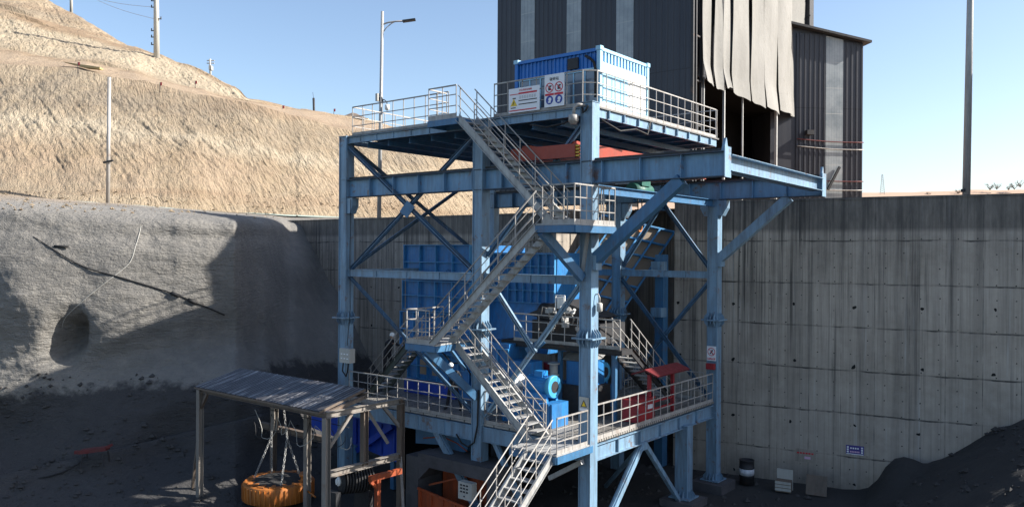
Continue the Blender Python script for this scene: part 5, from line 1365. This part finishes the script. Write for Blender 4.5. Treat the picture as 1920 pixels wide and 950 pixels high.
# distant lattice mast and shrubs on the ridge
p0, p1 = at(1654.5, 364, 300), at(1654.5, 327, 300)
LM = thing('lattice_mast', p0, 'thin distant lattice mast on the right horizon', 'mast')
bb = MB()
for e in (1, -1): bb.bar(p0+CR*(.9*e), p1+CR*(.2*e), .12)
for k in range(9): a_ = p0.lerp(p1, k/9); c_ = p0.lerp(p1, (k+1)/9); w0 = .9-.7*k/9; bb.bar(a_-CR*w0, c_+CR*(w0-.08), .08); bb.bar(a_+CR*w0, c_-CR*(w0-.08), .08)
bb.build('lattice', 'galv', LM)
random.seed(5)
for (x, y, s_) in ((1740, 358, 1.2), (1797, 354, 1.5), (1856, 347, 2.0), (1869, 346, 2.0), (1891, 347, 1.6), (1902, 346, 2.0), (1913, 342, 2.2)):
    p0 = at(x, y+9, 325); o = thing('shrub', p0, 'bare thin shrub far off on the right hand ridge', 'shrub', 'bare shrubs on the ridge')
    bb = MB()
    for k in range(14):
        d_ = Vector((random.uniform(-1, 1), random.uniform(-1, 1), random.uniform(.5, 1.6)))*s_*.8; bb.tube([p0, p0+d_*.5, p0+d_], [.1, .06, .03], 4)
        for j in range(5): e_ = p0+d_+Vector((random.uniform(-1, 1), random.uniform(-1, 1), random.uniform(-.6, .8)))*s_*.3; bb.tube([p0+d_*.8, e_], .03, 4)
    bb.build('branches', 'wood', o)

# loose cables on the steelwork
def cable(pts, label, r=.022):
    o = MB().tube(pts, r, 6).build('cable', 'black', org=pts[0]); tag(o, label, 'cable')
cable([(-5.3, -.2, 2.95), (-5.0, -.26, 2.7), (-4.7, -.26, 2.62), (-4.45, -.24, 2.8), (-4.3, -.24, 3.4), (-4.28, -.23, 4.6)], 'black cable sagging against the middle column below the platform', .03)
cable([(-10.95, -.2, 11.3), (-10.96, -.22, 9), (-10.95, -.2, 7), (-11.0, -.3, 5.6)], 'thin dark cable hanging beside the left column down to its control box', .014)
cable([(.1, .5, 13.42), (.12, 1.6, 13.2), (.12, 2.6, 13.38), (.12, 3.4, 13.3), (.12, 3.6, 13.75)], 'dark cable looped along the right edge of the top deck', .03)
cable([(-2.2, -.15, 13.4), (-1.5, -.2, 13.25), (-.8, -.25, 13.3), (-.35, -.25, 13.45)], 'short dark cable under the top deck leading to the floodlight', .03)
cable([(-8.6, 2.5, 5.3), (-8.0, 2.45, 4.9), (-7.3, 2.4, 4.95), (-6.9, 2.4, 4.5), (-6.7, 2.3, 3.5)], 'dark hose hanging across the blue crusher housing', .03)

# ------------------------------------------------------------------ people
def person(loc, joints, helmet, label, face):
    """joints: dict of world points; one skinned body"""
    o = thing('person', loc, label, 'person')
    J = {k: Vector(v) for k, v in joints.items()}
    names = ['pelvis', 'waist', 'chest', 'neck', 'shL', 'elL', 'haL', 'shR', 'elR', 'haR', 'hipL', 'knL', 'anL', 'toL', 'hipR', 'knR', 'anR', 'toR']
    rad = dict(pelvis=.15, waist=.14, chest=.16, neck=.06, shL=.08, elL=.055, haL=.04, shR=.08, elR=.055, haR=.04, hipL=.10, knL=.075, anL=.055, toL=.045, hipR=.10, knR=.075, anR=.055, toR=.045)
    ed = [('pelvis', 'waist'), ('waist', 'chest'), ('chest', 'neck'), ('chest', 'shL'), ('shL', 'elL'), ('elL', 'haL'), ('chest', 'shR'), ('shR', 'elR'), ('elR', 'haR'), ('pelvis', 'hipL'), ('hipL', 'knL'), ('knL', 'anL'), ('anL', 'toL'), ('pelvis', 'hipR'), ('hipR', 'knR'), ('knR', 'anR'), ('anR', 'toR')]
    me = bpy.data.meshes.new('body'); L = Vector(loc)
    me.from_pydata([tuple(J[n_]-L) for n_ in names], [(names.index(a), names.index(b_)) for a, b_ in ed], [])
    bo = bpy.data.objects.new('body', me); COL.objects.link(bo); bo.parent = o; me.materials.append(MT['cloth'])
    md = bo.modifiers.new('skin', 'SKIN'); md.use_smooth_shade = True
    if not me.skin_vertices:
        bpy.context.view_layer.objects.active = bo
    for i, n_ in enumerate(names):
        sv = me.skin_vertices[0].data[i]; sv.radius = (rad[n_], rad[n_]*.9); sv.use_root = (i == 0)
    sd_ = bo.modifiers.new('sub', 'SUBSURF'); sd_.levels = 1; sd_.render_levels = 2
    hd = J['head']; fd = Vector(face).normalized()
    bb = MB(); n = 16; vs = []
    for i in range(13):
        th = math.pi*i/12
        for k in range(n):
            a = 2*math.pi*k/n; d_ = Vector((math.sin(th)*math.cos(a), math.sin(th)*math.sin(a), math.cos(th)))
            sc = Vector((.078, .078, .115)); r_ = Vector((d_.x*sc.x, d_.y*sc.y, d_.z*sc.z))+fd*(.02 if d_.dot(fd) > .5 and d_.z < .2 else 0)
            if d_.dot(fd) > .97 and abs(d_.z) < .25: r_ += fd*.022
            vs.append(hd+r_)
    bb.v = [tuple(v) for v in vs]
    for i in range(12):
        for k in range(n): bb.f.append((i*n+k, (i+1)*n+k, (i+1)*n+(k+1) % n, i*n+(k+1) % n)); bb.sm.append(True)
    bb.build('head', 'skin', o)
    bb = MB()
    for h_ in ('haL', 'haR'):
        p = J[h_]; d_ = (p-J['el'+h_[-1]]).normalized(); s1 = d_.cross(Vector((0, 0, 1))).normalized(); s2 = s1.cross(d_)
        bb.bar(p, p+d_*.09, .08, .03)
        for k in range(4): q0 = p+d_*.085+s1*(.03-.02*k); bb.tube([q0, q0+d_*.04-s2*.01, q0+d_*(.075-.008*abs(k-1))-s2*.035], .009, 6)
        q0 = p+d_*.02+s1*.045; bb.tube([q0, q0+s1*.03+d_*.03, q0+s1*.03+d_*.06], .010, 6)
    bb.build('hand', 'skin', o)
    bb = MB(); n = 18
    bb.lathe(hd+Vector((0, 0, .02)), (0, 0, 1), [(0, .105), (.02, .108), (.06, .10), (.10, .08), (.13, .045), (.14, .01)] if helmet else [(0, .09), (.05, .092), (.1, .06), (.115, .01)], 20)
    if helmet: bb.prism([hd+fd*.09+fd.cross(Vector((0, 0, 1)))*.08+Vector((0, 0, .02)), hd+fd*.09-fd.cross(Vector((0, 0, 1)))*.08+Vector((0, 0, .02)), hd+fd*.15-fd.cross(Vector((0, 0, 1)))*.05+Vector((0, 0, .01)), hd+fd*.15+fd.cross(Vector((0, 0, 1)))*.05+Vector((0, 0, .01))], (0, 0, .012))
    bb.build('helmet', 'helmet', o)
    return o
def P3(o, a, b_, c): return Vector(o)+Vector((a, b_, c))
f = (-10.66, 1.5, 4.26)
person(f, dict(pelvis=P3(f, 0, 0, .90), waist=P3(f, .06, 0, 1.08), chest=P3(f, .15, 0, 1.30), neck=P3(f, .22, 0, 1.47), head=P3(f, .28, 0, 1.60),
    shL=P3(f, .17, .19, 1.38), elL=P3(f, .35, .23, 1.22), haL=P3(f, .58, .22, 1.26), shR=P3(f, .17, -.19, 1.38), elR=P3(f, .40, -.25, 1.30), haR=P3(f, .66, -.30, 1.36),
    hipL=P3(f, 0, .1, .86), knL=P3(f, .14, .11, .50), anL=P3(f, .12, .11, .24), toL=P3(f, .28, .11, .20), hipR=P3(f, -.02, -.1, .86), knR=P3(f, -.02, -.11, .46), anR=P3(f, -.12, -.11, .04), toR=P3(f, .03, -.11, .02)),
    True, 'person in dark clothes and white helmet climbing the left side stair', (1, -.2, -.15))
f = (-6.55, .95, ZP)
person(f, dict(pelvis=P3(f, 0, 0, .88), waist=P3(f, .03, 0, 1.05), chest=P3(f, .08, 0, 1.28), neck=P3(f, .0, -.02, 1.46), head=P3(f, -.04, -.06, 1.60),
    shL=P3(f, .10, .18, 1.38), elL=P3(f, .26, .22, 1.14), haL=P3(f, .30, .12, .92), shR=P3(f, .04, -.18, 1.38), elR=P3(f, .18, -.28, 1.15), haR=P3(f, .02, -.32, .98),
    hipL=P3(f, .04, .1, .84), knL=P3(f, .22, .11, .46), anL=P3(f, .36, .1, .08), toL=P3(f, .26, .08, .03), hipR=P3(f, -.03, -.1, .84), knR=P3(f, -.12, -.1, .46), anR=P3(f, -.2, -.1, .08), toR=P3(f, -.33, -.12, .03)),
    True, 'person in dark clothes walking on the lower platform behind the railing', (-1, -.3, -.1))
